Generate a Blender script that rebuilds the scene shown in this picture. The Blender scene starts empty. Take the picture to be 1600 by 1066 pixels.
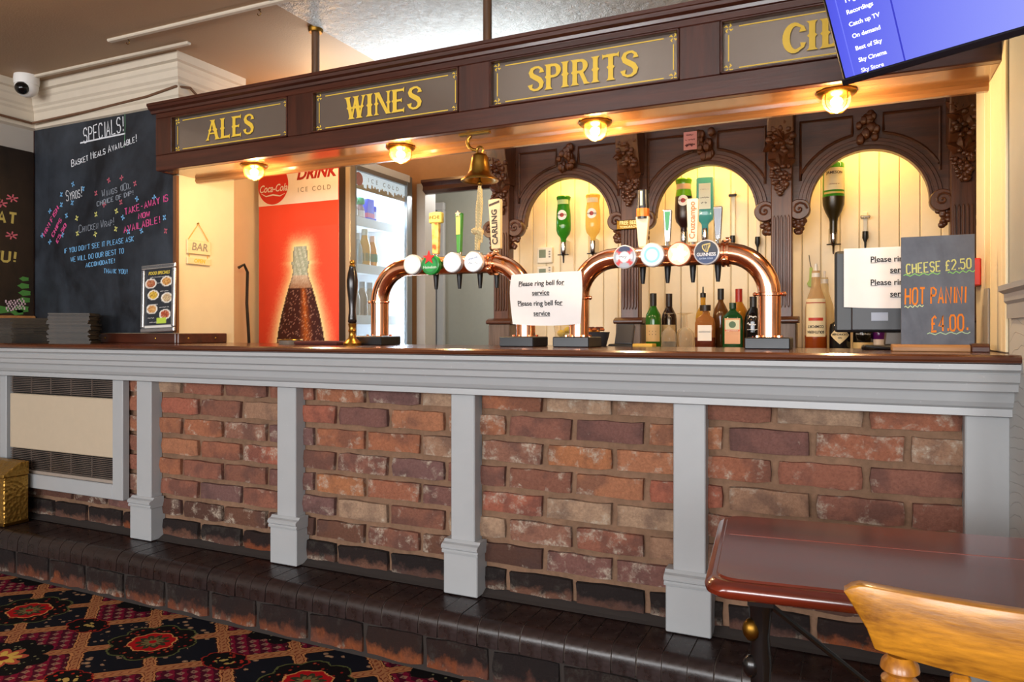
import bpy, bmesh, math, random
from mathutils import Vector, Matrix
R = math.radians
random.seed(7)
S = bpy.context.scene
COL = S.collection

# ------------------------------------------------------------------ camera
F_PX, HOR, YAW, EYE = 1140.0, 517.0, R(24.93), 1.10
cam_d = bpy.data.cameras.new('camera'); cam = bpy.data.objects.new('camera', cam_d); COL.objects.link(cam)
cam_d.sensor_width = 36.0; cam_d.lens = 36.0 * F_PX / 1600.0
cam_d.shift_y = -(533.0 - HOR) / 1600.0
cam_d.clip_start = 0.05; cam_d.clip_end = 60
cam.location = (0, 0, EYE); cam.rotation_euler = (R(90), 0, YAW)
S.camera = cam

# ------------------------------------------------------------------ light, world, exposure
S.view_settings.view_transform = 'Standard'; S.view_settings.look = 'None'
S.view_settings.exposure = 0.22; S.view_settings.gamma = 1.0
S.view_settings.use_curve_mapping = False
W = bpy.data.worlds.new('world'); S.world = W; W.use_nodes = True
bg = W.node_tree.nodes['Background']
bg.inputs[0].default_value = (0.80, 0.90, 1.0, 1); bg.inputs[1].default_value = 1.0

def lamp(name, kind, loc, power, color, size=0.05, size_y=None, look=None):
    d = bpy.data.lights.new(name, kind); d.energy = power; d.color = color
    if kind == 'AREA':
        d.size = size
        if size_y: d.shape = 'RECTANGLE'; d.size_y = size_y
    else:
        d.shadow_soft_size = size
    o = bpy.data.objects.new(name, d); COL.objects.link(o); o.location = loc
    if look is not None:
        o.rotation_euler = Vector(look).to_track_quat('-Z', 'Y').to_euler()
    return o
# daylight in the two windows of the wall behind the photographer, and the wide window on the left
lamp('daylight', 'AREA', (-2.55, -3.36, 1.55), 95, (0.98, 0.985, 1.0), 1.5, 1.3, (0, 1, -.05))
lamp('daylight', 'AREA', (-0.35, -3.36, 1.55), 95, (0.98, 0.985, 1.0), 1.5, 1.3, (0, 1, -.05))
lamp('daylight', 'AREA', (1.75, -3.36, 1.55), 75, (0.98, 0.985, 1.0), 1.3, 1.3, (-.3, 1, -.05))

# ------------------------------------------------------------------ pixel helpers (1600 x 1066 frame)
sA, cA = math.sin(YAW), math.cos(YAW)
def ray(x, y):
    t = (x - 800) / F_PX; u = (HOR - y) / F_PX
    return Vector((-sA + t * cA, cA + t * sA, u))
def onY(x, y, Y):
    r = ray(x, y); s = Y / r.y; return Vector((s * r.x, Y, EYE + s * r.z))
def onX(x, y, X):
    r = ray(x, y); s = X / r.x; return Vector((X, s * r.y, EYE + s * r.z))
def onZ(x, y, Z):
    r = ray(x, y); s = (Z - EYE) / r.z; return Vector((s * r.x, s * r.y, Z))

# ------------------------------------------------------------------ materials
def lin(c):
    if isinstance(c, str):
        c = [int(c[i:i + 2], 16) / 255 for i in (0, 2, 4)]
    return tuple((x / 12.92 if x <= .04045 else ((x + .055) / 1.055) ** 2.4) for x in c[:3])
def rgba(c):
    l = lin(c); return (l[0], l[1], l[2], 1)
class NT:
    def __init__(s, name):
        s.m = bpy.data.materials.new(name); s.m.use_nodes = True
        s.t = s.m.node_tree; s.n = s.t.nodes; s.l = s.t.links
        s.b = s.n['Principled BSDF']; s.out = s.n['Material Output']; s._tc = None
    def node(s, typ, **kw):
        n = s.n.new(typ)
        for k, v in kw.items(): setattr(n, k, v)
        return n
    def put(s, sock, v):
        if hasattr(v, 'is_output') or isinstance(v, bpy.types.NodeSocket): s.l.new(v, sock)
        elif v is not None: sock.default_value = v
    def tc(s, which='Object'):
        if not s._tc: s._tc = s.n.new('ShaderNodeTexCoord')
        return s._tc.outputs[which]
    def mapping(s, scale=(1, 1, 1), loc=(0, 0, 0), rot=(0, 0, 0), vec=None):
        m = s.n.new('ShaderNodeMapping'); s.put(m.inputs['Vector'], vec or s.tc())
        m.inputs['Scale'].default_value = scale; m.inputs['Location'].default_value = loc
        m.inputs['Rotation'].default_value = rot
        return m.outputs[0]
    def noise(s, scale=5, detail=4, rough=.55, vec=None, dist=0):
        n = s.n.new('ShaderNodeTexNoise'); s.put(n.inputs['Vector'], vec or s.tc())
        n.inputs['Scale'].default_value = scale; n.inputs['Detail'].default_value = detail
        n.inputs['Roughness'].default_value = rough; n.inputs['Distortion'].default_value = dist
        return n.outputs['Fac']
    def voro(s, scale=5, vec=None, feature='F1', out='Distance'):
        n = s.n.new('ShaderNodeTexVoronoi'); n.feature = feature; s.put(n.inputs['Vector'], vec or s.tc())
        n.inputs['Scale'].default_value = scale
        return n.outputs[out]
    def ramp(s, fac, stops, interp='LINEAR'):
        r = s.n.new('ShaderNodeValToRGB'); s.put(r.inputs[0], fac); e = r.color_ramp.elements
        r.color_ramp.interpolation = interp
        while len(e) < len(stops): e.new(.5)
        for i, (p, c) in enumerate(stops):
            e[i].position = p
            e[i].color = (c, c, c, 1) if isinstance(c, (int, float)) else (rgba(c) if len(c) != 4 or isinstance(c, str) else c)
        return r.outputs[0]
    def mix(s, fac, a, b, mode='MIX'):
        m = s.n.new('ShaderNodeMix'); m.data_type = 'RGBA'; m.blend_type = mode
        s.put(m.inputs[0], fac)
        for sock, v in ((m.inputs[6], a), (m.inputs[7], b)):
            s.put(sock, rgba(v) if isinstance(v, (str, tuple)) and not hasattr(v, 'is_output') and (isinstance(v, str) or len(v) == 3) else v)
        return m.outputs[2]
    def math(s, op, a, b=None, c=None):
        m = s.n.new('ShaderNodeMath'); m.operation = op
        s.put(m.inputs[0], a)
        if b is not None: s.put(m.inputs[1], b)
        if c is not None: s.put(m.inputs[2], c)
        return m.outputs[0]
    def sep(s, vec=None):
        n = s.n.new('ShaderNodeSeparateXYZ'); s.put(n.inputs[0], vec or s.tc()); return n.outputs
    def bump(s, h, strength=.3, dist=.01):
        n = s.n.new('ShaderNodeBump'); n.inputs['Strength'].default_value = strength
        n.inputs['Distance'].default_value = dist; s.put(n.inputs['Height'], h)
        s.l.new(n.outputs[0], s.b.inputs['Normal']); return n
    def base(s, col=None, rough=.5, metal=0, spec=None, coat=None):
        if col is not None: s.put(s.b.inputs['Base Color'], rgba(col) if isinstance(col, (str, tuple)) else col)
        s.put(s.b.inputs['Roughness'], rough); s.put(s.b.inputs['Metallic'], metal)
        if spec is not None: s.b.inputs['Specular IOR Level'].default_value = spec
        if coat: s.b.inputs['Coat Weight'].default_value = coat; s.b.inputs['Coat Roughness'].default_value = .12
        return s
MC = {}
def flat(col, rough=.5, metal=0, var=.08, spec=None, bump=0, scale=30):
    """plain coloured surface with a faint procedural mottling"""
    key = (col, rough, metal, var, spec, bump, scale)
    if key in MC: return MC[key]
    t = NT('surface_' + col)
    n = t.noise(scale, 3)
    c = t.mix(t.math('MULTIPLY', n, var * 2), col, tuple(max(0, int(col[i:i + 2], 16) / 255 * .72) for i in (0, 2, 4)))
    t.base(c, rough, metal, spec)
    if bump: t.bump(t.noise(scale * 4, 3), bump, .003)
    MC[key] = t.m; return t.m
def emit(col, strength, base='ffffff'):
    key = ('e', col, strength)
    if key in MC: return MC[key]
    t = NT('glow_' + col); t.base(base, .4)
    t.b.inputs['Emission Color'].default_value = rgba(col); t.b.inputs['Emission Strength'].default_value = strength
    MC[key] = t.m; return t.m
def glassy(col, solid=.35, rough=.05, key2=''):
    """coloured bottle or pane glass: tinted see-through mixed with a glossy body"""
    key = ('g', col, solid, rough)
    if key in MC: return MC[key]
    t = NT('glass_' + col); t.base(col, rough, 0, .6)
    tr = t.node('ShaderNodeBsdfTransparent'); tr.inputs[0].default_value = rgba(col)
    lw = t.node('ShaderNodeLayerWeight'); lw.inputs[0].default_value = .25
    f = t.math('ADD', t.math('MULTIPLY', lw.outputs['Facing'], .5), solid); f = t.math('MINIMUM', f, 1.0)
    mx = t.node('ShaderNodeMixShader'); t.l.new(f, mx.inputs[0]); t.l.new(tr.outputs[0], mx.inputs[1]); t.l.new(t.b.outputs[0], mx.inputs[2])
    t.l.new(mx.outputs[0], t.out.inputs[0]); MC[key] = t.m; return t.m
def wood(name, dark, light, axis=0, rough=.35, scale=1.0, coat=0, bump=.15, stretch=14):
    t = NT(name)
    sc = [22 * scale] * 3; sc[axis] = 22 * scale / stretch
    v = t.mapping(tuple(sc))
    n1 = t.noise(1.0, 6, .6, v, .6); n2 = t.noise(5.5, 4, .6, v)
    f = t.math('ADD', t.math('MULTIPLY', n1, .7), t.math('MULTIPLY', n2, .3))
    c = t.ramp(f, [(.3, dark), (.68, light)])
    t.base(c, rough, 0, None, coat); t.bump(n2, bump, .002)
    return t.m
M = {}
def grey_paint():
    t = NT('grey_gloss_paint')
    n = t.noise(14, 3); fine = t.noise(120, 2)
    c = t.mix(t.math('MULTIPLY', n, .35), 'a7aaac', '939698')
    chips = t.ramp(t.noise(70, 2, .5), [(.73, 0.0), (.76, 1.0)])
    c = t.mix(t.math('MULTIPLY', chips, .35), c, 'd0d0d0')
    t.base(c, .38, 0, .45); t.bump(fine, .06, .002); return t.m
M['grey'] = grey_paint()
M['mahog'] = wood('dark_mahogany', '2a130d', '54291b', 0, .30, 1, .25)
M['mahogv'] = wood('dark_mahogany_upright', '2a130d', '512718', 2, .32, 1, .2)
M['carved'] = wood('carved_dark_oak', '331a10', '66391f', 2, .38, 1.2, .1, .3)
M['carvedx'] = wood('carved_dark_oak_rail', '301810', '5c3320', 0, .4, 1.2, .1, .3)
M['soffit'] = wood('varnished_soffit', '5e3c22', '9a6c42', 0, .16, .8, .6, .06)
M['bartop'] = wood('polished_bar_top', '2f160d', '6a3a22', 0, .22, 1, .4, .1)
M['table'] = wood('red_mahogany_table', '3d120a', '742613', 0, .22, .7, .6, .05, 22)
M['oak'] = wood('golden_oak', '5a2e06', 'cc8a22', 0, .33, 2.0, .3, .12, 9)
M['oakv'] = wood('golden_oak_upright', '7a430b', 'c9851f', 2, .33, 1.5, .3, .12, 9)
M['palewood'] = wood('pale_wood', '8a5c33', 'b98550', 0, .5, 2, 0, .1)
M['pole'] = wood('pole_wood', '3a2415', '6d4a2e', 2, .4)
M['brass'] = flat('b58a3c', .28, 1, .3)
M['oldbrass'] = flat('8a6526', .38, 1, .45)
M['copper'] = flat('efae88', .13, 1, .05)
M['chrome'] = flat('c8c8c8', .12, 1, .05)
M['black'] = flat('101113', .4, 0, .3)
M['blackm'] = flat('1d1f22', .35, .3, .3)
M['iron'] = flat('0d0d0e', .25, 0, .3, .6)
M['white'] = flat('e9e7e2', .5)
M['paper'] = flat('f1ece8', .7, 0, .05)
M['cream'] = flat('ead9b4', .55, 0, .12, None, .1, 8)
M['cornice'] = flat('d9cdb9', .6, 0, .15, None, .1, 12)
M['gold'] = flat('ecc440', .4, 0, .15)
M['ink'] = flat('18181a', .7)
M['greywall'] = flat('a9aaa6', .6, 0, .1, None, .15, 9)
M['mortar'] = None

def m_mortar():
    t = NT('sandy_mortar')
    n = t.noise(40, 5, .7); n2 = t.noise(6, 3)
    c = t.ramp(t.math('ADD', t.math('MULTIPLY', n, .5), t.math('MULTIPLY', n2, .5)), [(.3, '66503f'), (.7, '90705a')])
    z = t.sep()[2]
    t.base(c, .95, 0, .2); t.bump(t.noise(160, 3, .7), .6, .004); return t.m
M['mortar'] = m_mortar()
def m_brick(name, sooty):
    """reclaimed brick: the object's own colour, purple burns, white salts, and kiln soot on the low courses"""
    t = NT(name)
    oi = t.node('ShaderNodeObjectInfo')
    off = t.node('ShaderNodeVectorMath', operation='SCALE'); off.inputs[0].default_value = (13, 7, 5); t.l.new(oi.outputs['Random'], off.inputs['Scale'])
    add = t.node('ShaderNodeVectorMath', operation='ADD'); t.l.new(t.tc(), add.inputs[0]); t.l.new(off.outputs[0], add.inputs[1])
    v = add.outputs[0]
    fine = t.noise(110, 6, .75, v); mid = t.noise(22, 4, .6, v); big = t.noise(9, 3, .5, v)
    base = oi.outputs['Color']
    c = t.mix(t.ramp(fine, [(.35, 0.0), (.75, 1.0)]), base, t.mix(.5, base, '4a2a20'))
    burn = t.ramp(big, [(.50, 0.0), (.62, 1.0)])
    c = t.mix(t.math('MULTIPLY', burn, .48), c, '54413f')
    rnd = oi.outputs['Random']
    edge_x = t.math('ABSOLUTE', t.math('MULTIPLY', t.sep()[0], 9.0)); edge_z = t.math('ABSOLUTE', t.math('MULTIPLY', t.sep()[2], 27.0))
    edge = t.math('MAXIMUM', edge_x, edge_z)
    salt = t.math('ADD', t.math('MULTIPLY', mid, 1.0), t.math('MULTIPLY', edge, .16))
    salt = t.math('ADD', salt, t.math('MULTIPLY', t.math('FRACT', t.math('MULTIPLY', rnd, 7.3)), .16))
    sf = t.ramp(salt, [(.74, 0.0), (.86, 1.0)])
    sf = t.math('MULTIPLY', sf, t.ramp(fine, [(.38, 0.0), (.6, 1.0)]))
    c = t.mix(t.math('MULTIPLY', sf, .8), c, 'd2c4b0')
    dk = t.ramp(edge, [(.85, 0.0), (1.0, .4)]); c = t.mix(dk, c, '45302a')
    if sooty:
        zz = t.math('ADD', t.math('MULTIPLY', t.sep()[2], 14.0), t.math('MULTIPLY', mid, 1.3))
        so = t.ramp(zz, [(.30, 0.0), (.62, 1.0)])
        c = t.mix(t.math('MULTIPLY', so, .93), c, '1d1a1b')
    t.base(c, .85, 0, .25)
    t.bump(t.math('ADD', t.math('MULTIPLY', fine, 1.4), mid), .8, .009); return t.m
M['brick'] = m_brick('reclaimed_brick', False); M['sootbrick'] = m_brick('sooty_brick', True)
def m_tile():
    t = NT('black_glazed_bullnose')
    oi = t.node('ShaderNodeObjectInfo')
    n = t.noise(50, 4, .6); v = t.mapping((60, 60, 4)); drip = t.noise(1, 3, .5, v)
    c = t.mix(t.ramp(n, [(.45, 0.0), (.75, .6)]), '1c1312', '36292a')
    c = t.mix(t.math('MULTIPLY', oi.outputs['Random'], .5), c, '2b1a17')
    c = t.mix(t.ramp(drip, [(.58, 0.0), (.8, .35)]), c, '5c5350')
    t.base(c, t.math('ADD', t.math('MULTIPLY', n, .3), .16), 0, .5); t.bump(n, .12, .003); return t.m
M['tile'] = m_tile()
M['darkmortar'] = flat('4d423b', .9, 0, .3, None, .4, 60)
def m_carpet():
    """woven trellis carpet: gold bands on a diagonal lattice, navy and burgundy fields, three kinds of medallion"""
    t = NT('trellis_carpet')
    P = t.sep(); wob = t.math('MULTIPLY', t.math('SUBTRACT', t.noise(60, 2), .5), .016)
    p = t.math('DIVIDE', t.math('ADD', t.math('SUBTRACT', P[0], -2.585), wob), .346)
    q = t.math('DIVIDE', t.math('ADD', t.math('SUBTRACT', P[1], 1.803), wob), .305)
    u = t.math('ADD', p, q); v = t.math('SUBTRACT', p, q)
    fl = lambda a: t.math('FLOOR', a)
    chk = t.math('PINGPONG', t.math('ADD', fl(t.math('MULTIPLY', u, .5)), fl(t.math('MULTIPLY', v, .5))), 1.0)   # 0 navy, 1 burgundy
    def cdist(a):  # distance of a to the nearest integer
        return t.math('ABSOLUTE', t.math('SUBTRACT', a, t.math('ROUND', a)))
    du, dv = cdist(u), cdist(v); dmin = t.math('MINIMUM', du, dv)
    # node plates where bands cross swell into little octagons
    ncross = t.math('ADD', du, dv)
    step = lambda a, e: t.math('LESS_THAN', a, e)
    # fields
    fine = t.noise(260, 2)
    gx = t.math('FRACT', t.math('MULTIPLY', u, 6.0)); gy = t.math('FRACT', t.math('MULTIPLY', v, 6.0))
    dot = t.math('ADD', t.math('ABSOLUTE', t.math('SUBTRACT', gx, .5)), t.math('ABSOLUTE', t.math('SUBTRACT', gy, .5)))
    dotm = t.math('MULTIPLY', step(dot, .36), t.math('GREATER_THAN', dot, .10))
    stripe = t.math('GREATER_THAN', t.math('FRACT', t.math('MULTIPLY', u, 6.0)), .55)
    burg = t.mix(stripe, '4a0a22', '7c1030'); burg = t.mix(t.math('MULTIPLY', dotm, .62), burg, 'b08a72')
    twig = t.voro(26, t.mapping((1, 1.3, 1), (0, 0, 0), (0, 0, R(41)))); tw2 = t.noise(9, 1)
    twm = t.math('MULTIPLY', step(twig, .30), t.math('GREATER_THAN', tw2, .50))
    navy = t.mix(t.math('MULTIPLY', twm, .8), '14161f', 'a98468')
    navy = t.mix(t.math('MULTIPLY', t.math('MULTIPLY', step(twig, .16), t.math('GREATER_THAN', tw2, .46)), .8), navy, 'c9a070')
    c = t.mix(chk, navy, burg)
    # gold bands with a dark red thread at each side and dashes down the middle
    c = t.mix(t.math('MAXIMUM', step(dmin, .105), step(ncross, .24)), c, '31100e')
    bandm = t.math('MAXIMUM', step(dmin, .088), step(ncross, .215))
    c = t.mix(bandm, c, 'c98a56')
    c = t.mix(t.math('MAXIMUM', step(dmin, .060), step(ncross, .165)), c, '6a2418')
    c = t.mix(t.math('MAXIMUM', step(dmin, .048), step(ncross, .145)), c, 'b57a50')
    dash = t.math('GREATER_THAN', t.math('FRACT', t.math('MULTIPLY', t.math('ADD', u, v), 9.0)), .62)
    c = t.mix(t.math('MULTIPLY', t.math('MULTIPLY', dash, step(dmin, .024)), .8), c, '7a2c1c')
    # medallion centres in p,q
    def medal(cx, cy, kind):
        nonlocal c
        hx = t.math('MULTIPLY', t.math('SUBTRACT', t.math('MULTIPLY', t.math('SUBTRACT', p, cx), .5), t.math('ROUND', t.math('MULTIPLY', t.math('SUBTRACT', p, cx), .5))), 2.0)
        hy = t.math('MULTIPLY', t.math('SUBTRACT', t.math('MULTIPLY', t.math('SUBTRACT', q, cy), .5), t.math('ROUND', t.math('MULTIPLY', t.math('SUBTRACT', q, cy), .5))), 2.0)
        if kind == 'small': hy = t.math('MULTIPLY', hy, 1.35)
        r = t.math('SQRT', t.math('ADD', t.math('MULTIPLY', hx, hx), t.math('MULTIPLY', hy, hy)))
        th = t.math('ARCTAN2', hy, hx)
        lob = t.math('ABSOLUTE', t.math('SINE', t.math('MULTIPLY', th, 4.0)))
        nn = t.voro(46)
        if kind == 'red':
            ro = t.math('SUBTRACT', r, t.math('MULTIPLY', lob, .07))
            c = t.mix(step(ro, .40), c, '5d6138'); c = t.mix(step(ro, .38), c, '120d0d')
            c = t.mix(t.math('MULTIPLY', step(ro, .35), step(nn, .30)), c, '8f1d1a')
            c = t.mix(t.math('MULTIPLY', step(ro, .35), step(nn, .14)), c, 'a5824c')
            oc = t.math('SUBTRACT', r, t.math('MULTIPLY', t.math('COSINE', t.math('MULTIPLY', th, 8.0)), .012))
            c = t.mix(step(oc, .245), c, 'e09a5c'); c = t.mix(step(oc, .228), c, 'b3141a')
            pet = t.math('SUBTRACT', r, t.math('MULTIPLY', t.math('ABSOLUTE', t.math('COSINE', t.math('MULTIPLY', th, 5.0))), .07))
            c = t.mix(step(pet, .11), c, '3a3a26'); c = t.mix(step(pet, .05), c, '7d6d44'); c = t.mix(step(r, .04), c, 'b3141a')
        elif kind == 'small':
            ro = t.math('SUBTRACT', r, t.math('MULTIPLY', lob, .03))
            c = t.mix(step(ro, .24), c, '9a241c'); c = t.mix(step(ro, .222), c, '100c0c')
            c = t.mix(t.math('MULTIPLY', step(ro, .20), step(nn, .30)), c, 'a8281f')
            c = t.mix(t.math('MULTIPLY', step(r, .11), step(nn, .42)), c, 'b79c56')
        else:
            ro = t.math('SUBTRACT', r, t.math('MULTIPLY', lob, .10))
            c = t.mix(step(ro, .38), c, '0f0d0e')
            c = t.mix(t.math('MULTIPLY', step(ro, .35), step(nn, .22)), c, '7d7a5a')
            pet = t.math('SUBTRACT', r, t.math('MULTIPLY', t.math('ABSOLUTE', t.math('COSINE', t.math('MULTIPLY', th, 4.0))), .10))
            c = t.mix(step(pet, .15), c, 'b3543e'); c = t.mix(step(pet, .09), c, 'd2b054'); c = t.mix(step(r, .06), c, '7a1220')
    medal(0, 0, 'small'); medal(1, 1, 'small')
    medal(1, 0, 'red'); medal(0, 1, 'flower')
    c = t.mix(t.math('MULTIPLY', fine, .5), c, t.mix(.6, c, '000000'))
    t.base(c, .95, 0, .1); t.bump(t.noise(500, 2), .5, .004); return t.m
M['carpet'] = m_carpet()
def m_ceiling(name, col, emboss, rough):
    t = NT(name)
    n = t.noise(3, 3)
    c = t.mix(t.math('MULTIPLY', n, .4), col, tuple(int(col[i:i + 2], 16) / 255 * .85 for i in (0, 2, 4)))
    t.base(c, rough, 0, .5)
    if emboss:
        w = t.voro(30, t.mapping((1, 1, 1)), 'SMOOTH_F1'); w2 = t.noise(38, 3, .6, None, 2.5)
        t.bump(t.math('ADD', w, w2), .8, .016)
    else:
        t.bump(t.noise(130, 3), .18, .004)
    return t.m
M['ceiling'] = m_ceiling('painted_ceiling', 'b59778', False, .6)
M['lincrusta'] = m_ceiling('embossed_gloss_ceiling', 'd4d0c6', True, .30)
def m_slate(name, a, b):
    t = NT(name)
    v = t.mapping((2.2, 2.2, 1.1)); n = t.noise(1.6, 5, .6, v, .8); n2 = t.noise(14, 4, .6)
    c = t.ramp(t.math('ADD', t.math('MULTIPLY', n, .75), t.math('MULTIPLY', n2, .25)), [(.38, a), (.72, b)])
    t.base(c, .55, 0, .35); return t.m
M['slate'] = m_slate('chalk_smeared_slate', '14161b', '3c434c')
M['slateb'] = m_slate('brown_black_slate', '140f0c', '33241a')
M['slateg'] = m_slate('grey_slate_panel', '4a4c54', '7e828c')
def m_anaglypta():
    t = NT('embossed_dado_paper')
    P = t.sep(); v = t.mapping((1, 1, 1))
    w = t.node('ShaderNodeTexWave', wave_type='RINGS'); t.l.new(t.mapping((9, 9, 9)), w.inputs['Vector']); w.inputs['Scale'].default_value = .6; w.inputs['Distortion'].default_value = 6; w.inputs['Detail Scale'].default_value = .7
    n = t.ramp(w.outputs['Fac'], [(.42, 0.0), (.5, 1.0), (.58, 0.0)])
    t.base('bdbebb', .55, 0, .4); t.bump(n, .5, .006); return t.m
M['dado'] = m_anaglypta()
def m_print(name='printed_colours', rough=.45):
    t = NT(name); a = t.node('ShaderNodeVertexColor'); a.layer_name = 'Col'
    t.base(a.outputs[0], rough); return t.m
M['print'] = m_print()
def m_mirror():
    t = NT('tinted_sign_glass'); n = t.noise(2.5, 2)
    t.base(t.mix(n, '7d7066', '8f8479'), .12, .55, .5); return t.m
M['signglass'] = m_mirror()

# ------------------------------------------------------------------ mesh building
class MB:
    def __init__(s): s.v = []; s.f = []; s.sm = []
    def add(s, vs, fs, smooth=False, mat=None):
        o = len(s.v)
        for p in vs:
            p = Vector(p); s.v.append(mat @ p if mat is not None else p)
        for f in fs: s.f.append([i + o for i in f]); s.sm.append(smooth)
        return s
    def box(s, x0, x1, y0, y1, z0, z1, mat=None):
        vs = [(x, y, z) for z in (z0, z1) for y in (y0, y1) for x in (x0, x1)]
        return s.add(vs, [(0, 2, 3, 1), (4, 5, 7, 6), (0, 1, 5, 4), (2, 6, 7, 3), (0, 4, 6, 2), (1, 3, 7, 5)], False, mat)
    def prism(s, pts, h0, h1, mat=None, smooth=False):
        """polygon in xy extruded along z"""
        n = len(pts)
        vs = [(x, y, h0) for x, y in pts] + [(x, y, h1) for x, y in pts]
        fs = [tuple(range(n))[::-1], tuple(range(n, 2 * n))]
        s.add(vs, fs, False, mat)
        o = len(s.v) - 2 * n
        for i in range(n):
            j = (i + 1) % n; s.f.append([o + i, o + j, o + n + j, o + n + i]); s.sm.append(smooth)
        return s
    def runx(s, prof, x0, x1, smooth=False):
        """(y,z) profile polygon run along x"""
        m = Matrix(((0, 0, 1, 0), (1, 0, 0, 0), (0, 1, 0, 0), (0, 0, 0, 1)))
        return s.prism(prof, x0, x1, m, smooth)
    def runy(s, prof, y0, y1, smooth=False):
        """(x,z) profile run along y"""
        m = Matrix(((1, 0, 0, 0), (0, 0, 1, 0), (0, 1, 0, 0), (0, 0, 0, 1)))
        return s.prism(prof, y0, y1, m, smooth)
    def lathe(s, prof, seg=24, mat=None, n=2.0, sy=1.0, caps=True, arc=None):
        """(r,z) rings; n>2 squares the section, sy flattens it in y"""
        vs = []; fs = []
        a0, a1 = arc or (0, 2 * math.pi)
        cnt = seg if arc is None else seg + 1
        for r, z in prof:
            for i in range(cnt):
                a = a0 + (a1 - a0) * i / seg; c_, s_ = math.cos(a), math.sin(a)
                k = 1.0 if n == 2 else (abs(c_) ** n + abs(s_) ** n) ** (-1.0 / n)
                vs.append((r * k * c_, r * k * s_ * sy, z))
        for j in range(len(prof) - 1):
            for i in range(seg):
                a = j * cnt + i; b = j * cnt + ((i + 1) % cnt if arc is None else i + 1)
                fs.append((a, b, b + cnt, a + cnt))
        if caps and arc is None:
            if prof[0][0] > 1e-5: fs.append(tuple(range(cnt))[::-1])
            if prof[-1][0] > 1e-5: fs.append(tuple(range((len(prof) - 1) * cnt, len(prof) * cnt)))
        return s.add(vs, fs, True, mat)
    def tube(s, path, r, seg=10, closed=False, caps=True, mat=None):
        P = [Vector(p) for p in path]; n = len(P); vs = []; fs = []
        rr = r if isinstance(r, (list, tuple)) else [r] * n
        up = None
        for i in range(n):
            if closed: d = P[(i + 1) % n] - P[i - 1]
            else: d = P[min(i + 1, n - 1)] - P[max(i - 1, 0)]
            d.normalize()
            if up is None:
                up = Vector((0, 0, 1)) if abs(d.z) < .9 else Vector((1, 0, 0))
            a = d.cross(up).normalized(); b = a.cross(d).normalized(); up = b
            for k in range(seg):
                t = 2 * math.pi * k / seg
                vs.append(P[i] + (a * math.cos(t) + b * math.sin(t)) * rr[i])
        m = n if closed else n - 1
        for i in range(m):
            for k in range(seg):
                a = i * seg + k; b = i * seg + (k + 1) % seg; c = ((i + 1) % n) * seg
                fs.append((a, b, c + (k + 1) % seg, c + k))
        if caps and not closed:
            fs.append(tuple(range(seg))); fs.append(tuple(range((n - 1) * seg, n * seg))[::-1])
        return s.add(vs, fs, True, mat)
    def ball(s, c, r, seg=10, rings=6, mat=None):
        rx, ry, rz = r if isinstance(r, (tuple, list)) else (r, r, r)
        vs = [(c[0], c[1], c[2] - rz)]; fs = []
        for j in range(1, rings):
            ph = math.pi * j / rings - math.pi / 2
            for i in range(seg):
                a = 2 * math.pi * i / seg
                vs.append((c[0] + rx * math.cos(ph) * math.cos(a), c[1] + ry * math.cos(ph) * math.sin(a), c[2] + rz * math.sin(ph)))
        vs.append((c[0], c[1], c[2] + rz)); L = len(vs) - 1
        for i in range(seg):
            fs.append((0, 1 + (i + 1) % seg, 1 + i)); o = 1 + (rings - 2) * seg
            fs.append((L, o + i, o + (i + 1) % seg))
            for j in range(rings - 2):
                a = 1 + j * seg
                fs.append((a + i, a + (i + 1) % seg, a + seg + (i + 1) % seg, a + seg + i))
        return s.add(vs, fs, True, mat)
    def poly(s, pts, mat=None):
        return s.add([(x, y, 0) for x, y in pts], [tuple(range(len(pts)))], False, mat)
    def ribbon(s, pts, w, mat=None):
        """flat stroke of constant or varying width through 2-D points, in the xy plane"""
        n = len(pts); ww = w if isinstance(w, (list, tuple)) else [w] * n
        vs = []
        for i in range(n):
            a = Vector(pts[max(0, i - 1)]); b = Vector(pts[min(n - 1, i + 1)]); d = (b - a)
            if d.length < 1e-9: d = Vector((1, 0))
            d.normalize(); nn = Vector((-d.y, d.x)) * ww[i] * .5; p = Vector(pts[i])
            vs += [(p.x + nn.x, p.y + nn.y, 0), (p.x - nn.x, p.y - nn.y, 0)]
        return s.add(vs, [(2 * i, 2 * i + 1, 2 * i + 3, 2 * i + 2) for i in range(n - 1)], False, mat)
    def merge(s, other, mat=None):
        o = len(s.v)
        for p in other.v: s.v.append(mat @ p if mat is not None else p.copy())
        for f, m in zip(other.f, other.sm): s.f.append([i + o for i in f]); s.sm.append(m)
        return s

WM = {}          # world matrices of the objects made here
def frame(o, xd, yd):
    xd = Vector(xd).normalized(); yd = Vector(yd).normalized(); zd = xd.cross(yd).normalized(); yd = zd.cross(xd)
    m = Matrix.Identity(4)
    for i in range(3): m[i][0] = xd[i]; m[i][1] = yd[i]; m[i][2] = zd[i]; m[i][3] = o[i]
    return m
def facing(o):            # writing plane facing the customers: x right, y up
    return frame(o, (1, 0, 0), (0, 0, 1))
def facing_px(o):         # writing plane on a wall facing +X
    return frame(o, (0, 1, 0), (0, 0, 1))
def tag(o, label=None, cat=None, group=None, kind=None):
    if label: o['label'] = label
    if cat: o['category'] = cat
    if group: o['group'] = group
    if kind: o['kind'] = kind
    return o
def thing(name, label, cat, loc=(0, 0, 0), rz=0, group=None):
    o = bpy.data.objects.new(name, None); COL.objects.link(o); o.empty_display_size = .05
    o.location = loc; o.rotation_euler = (0, 0, rz)
    WM[o.name] = Matrix.Translation(Vector(loc)) @ Matrix.Rotation(rz, 4, 'Z')
    return tag(o, label, cat, group)
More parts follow.
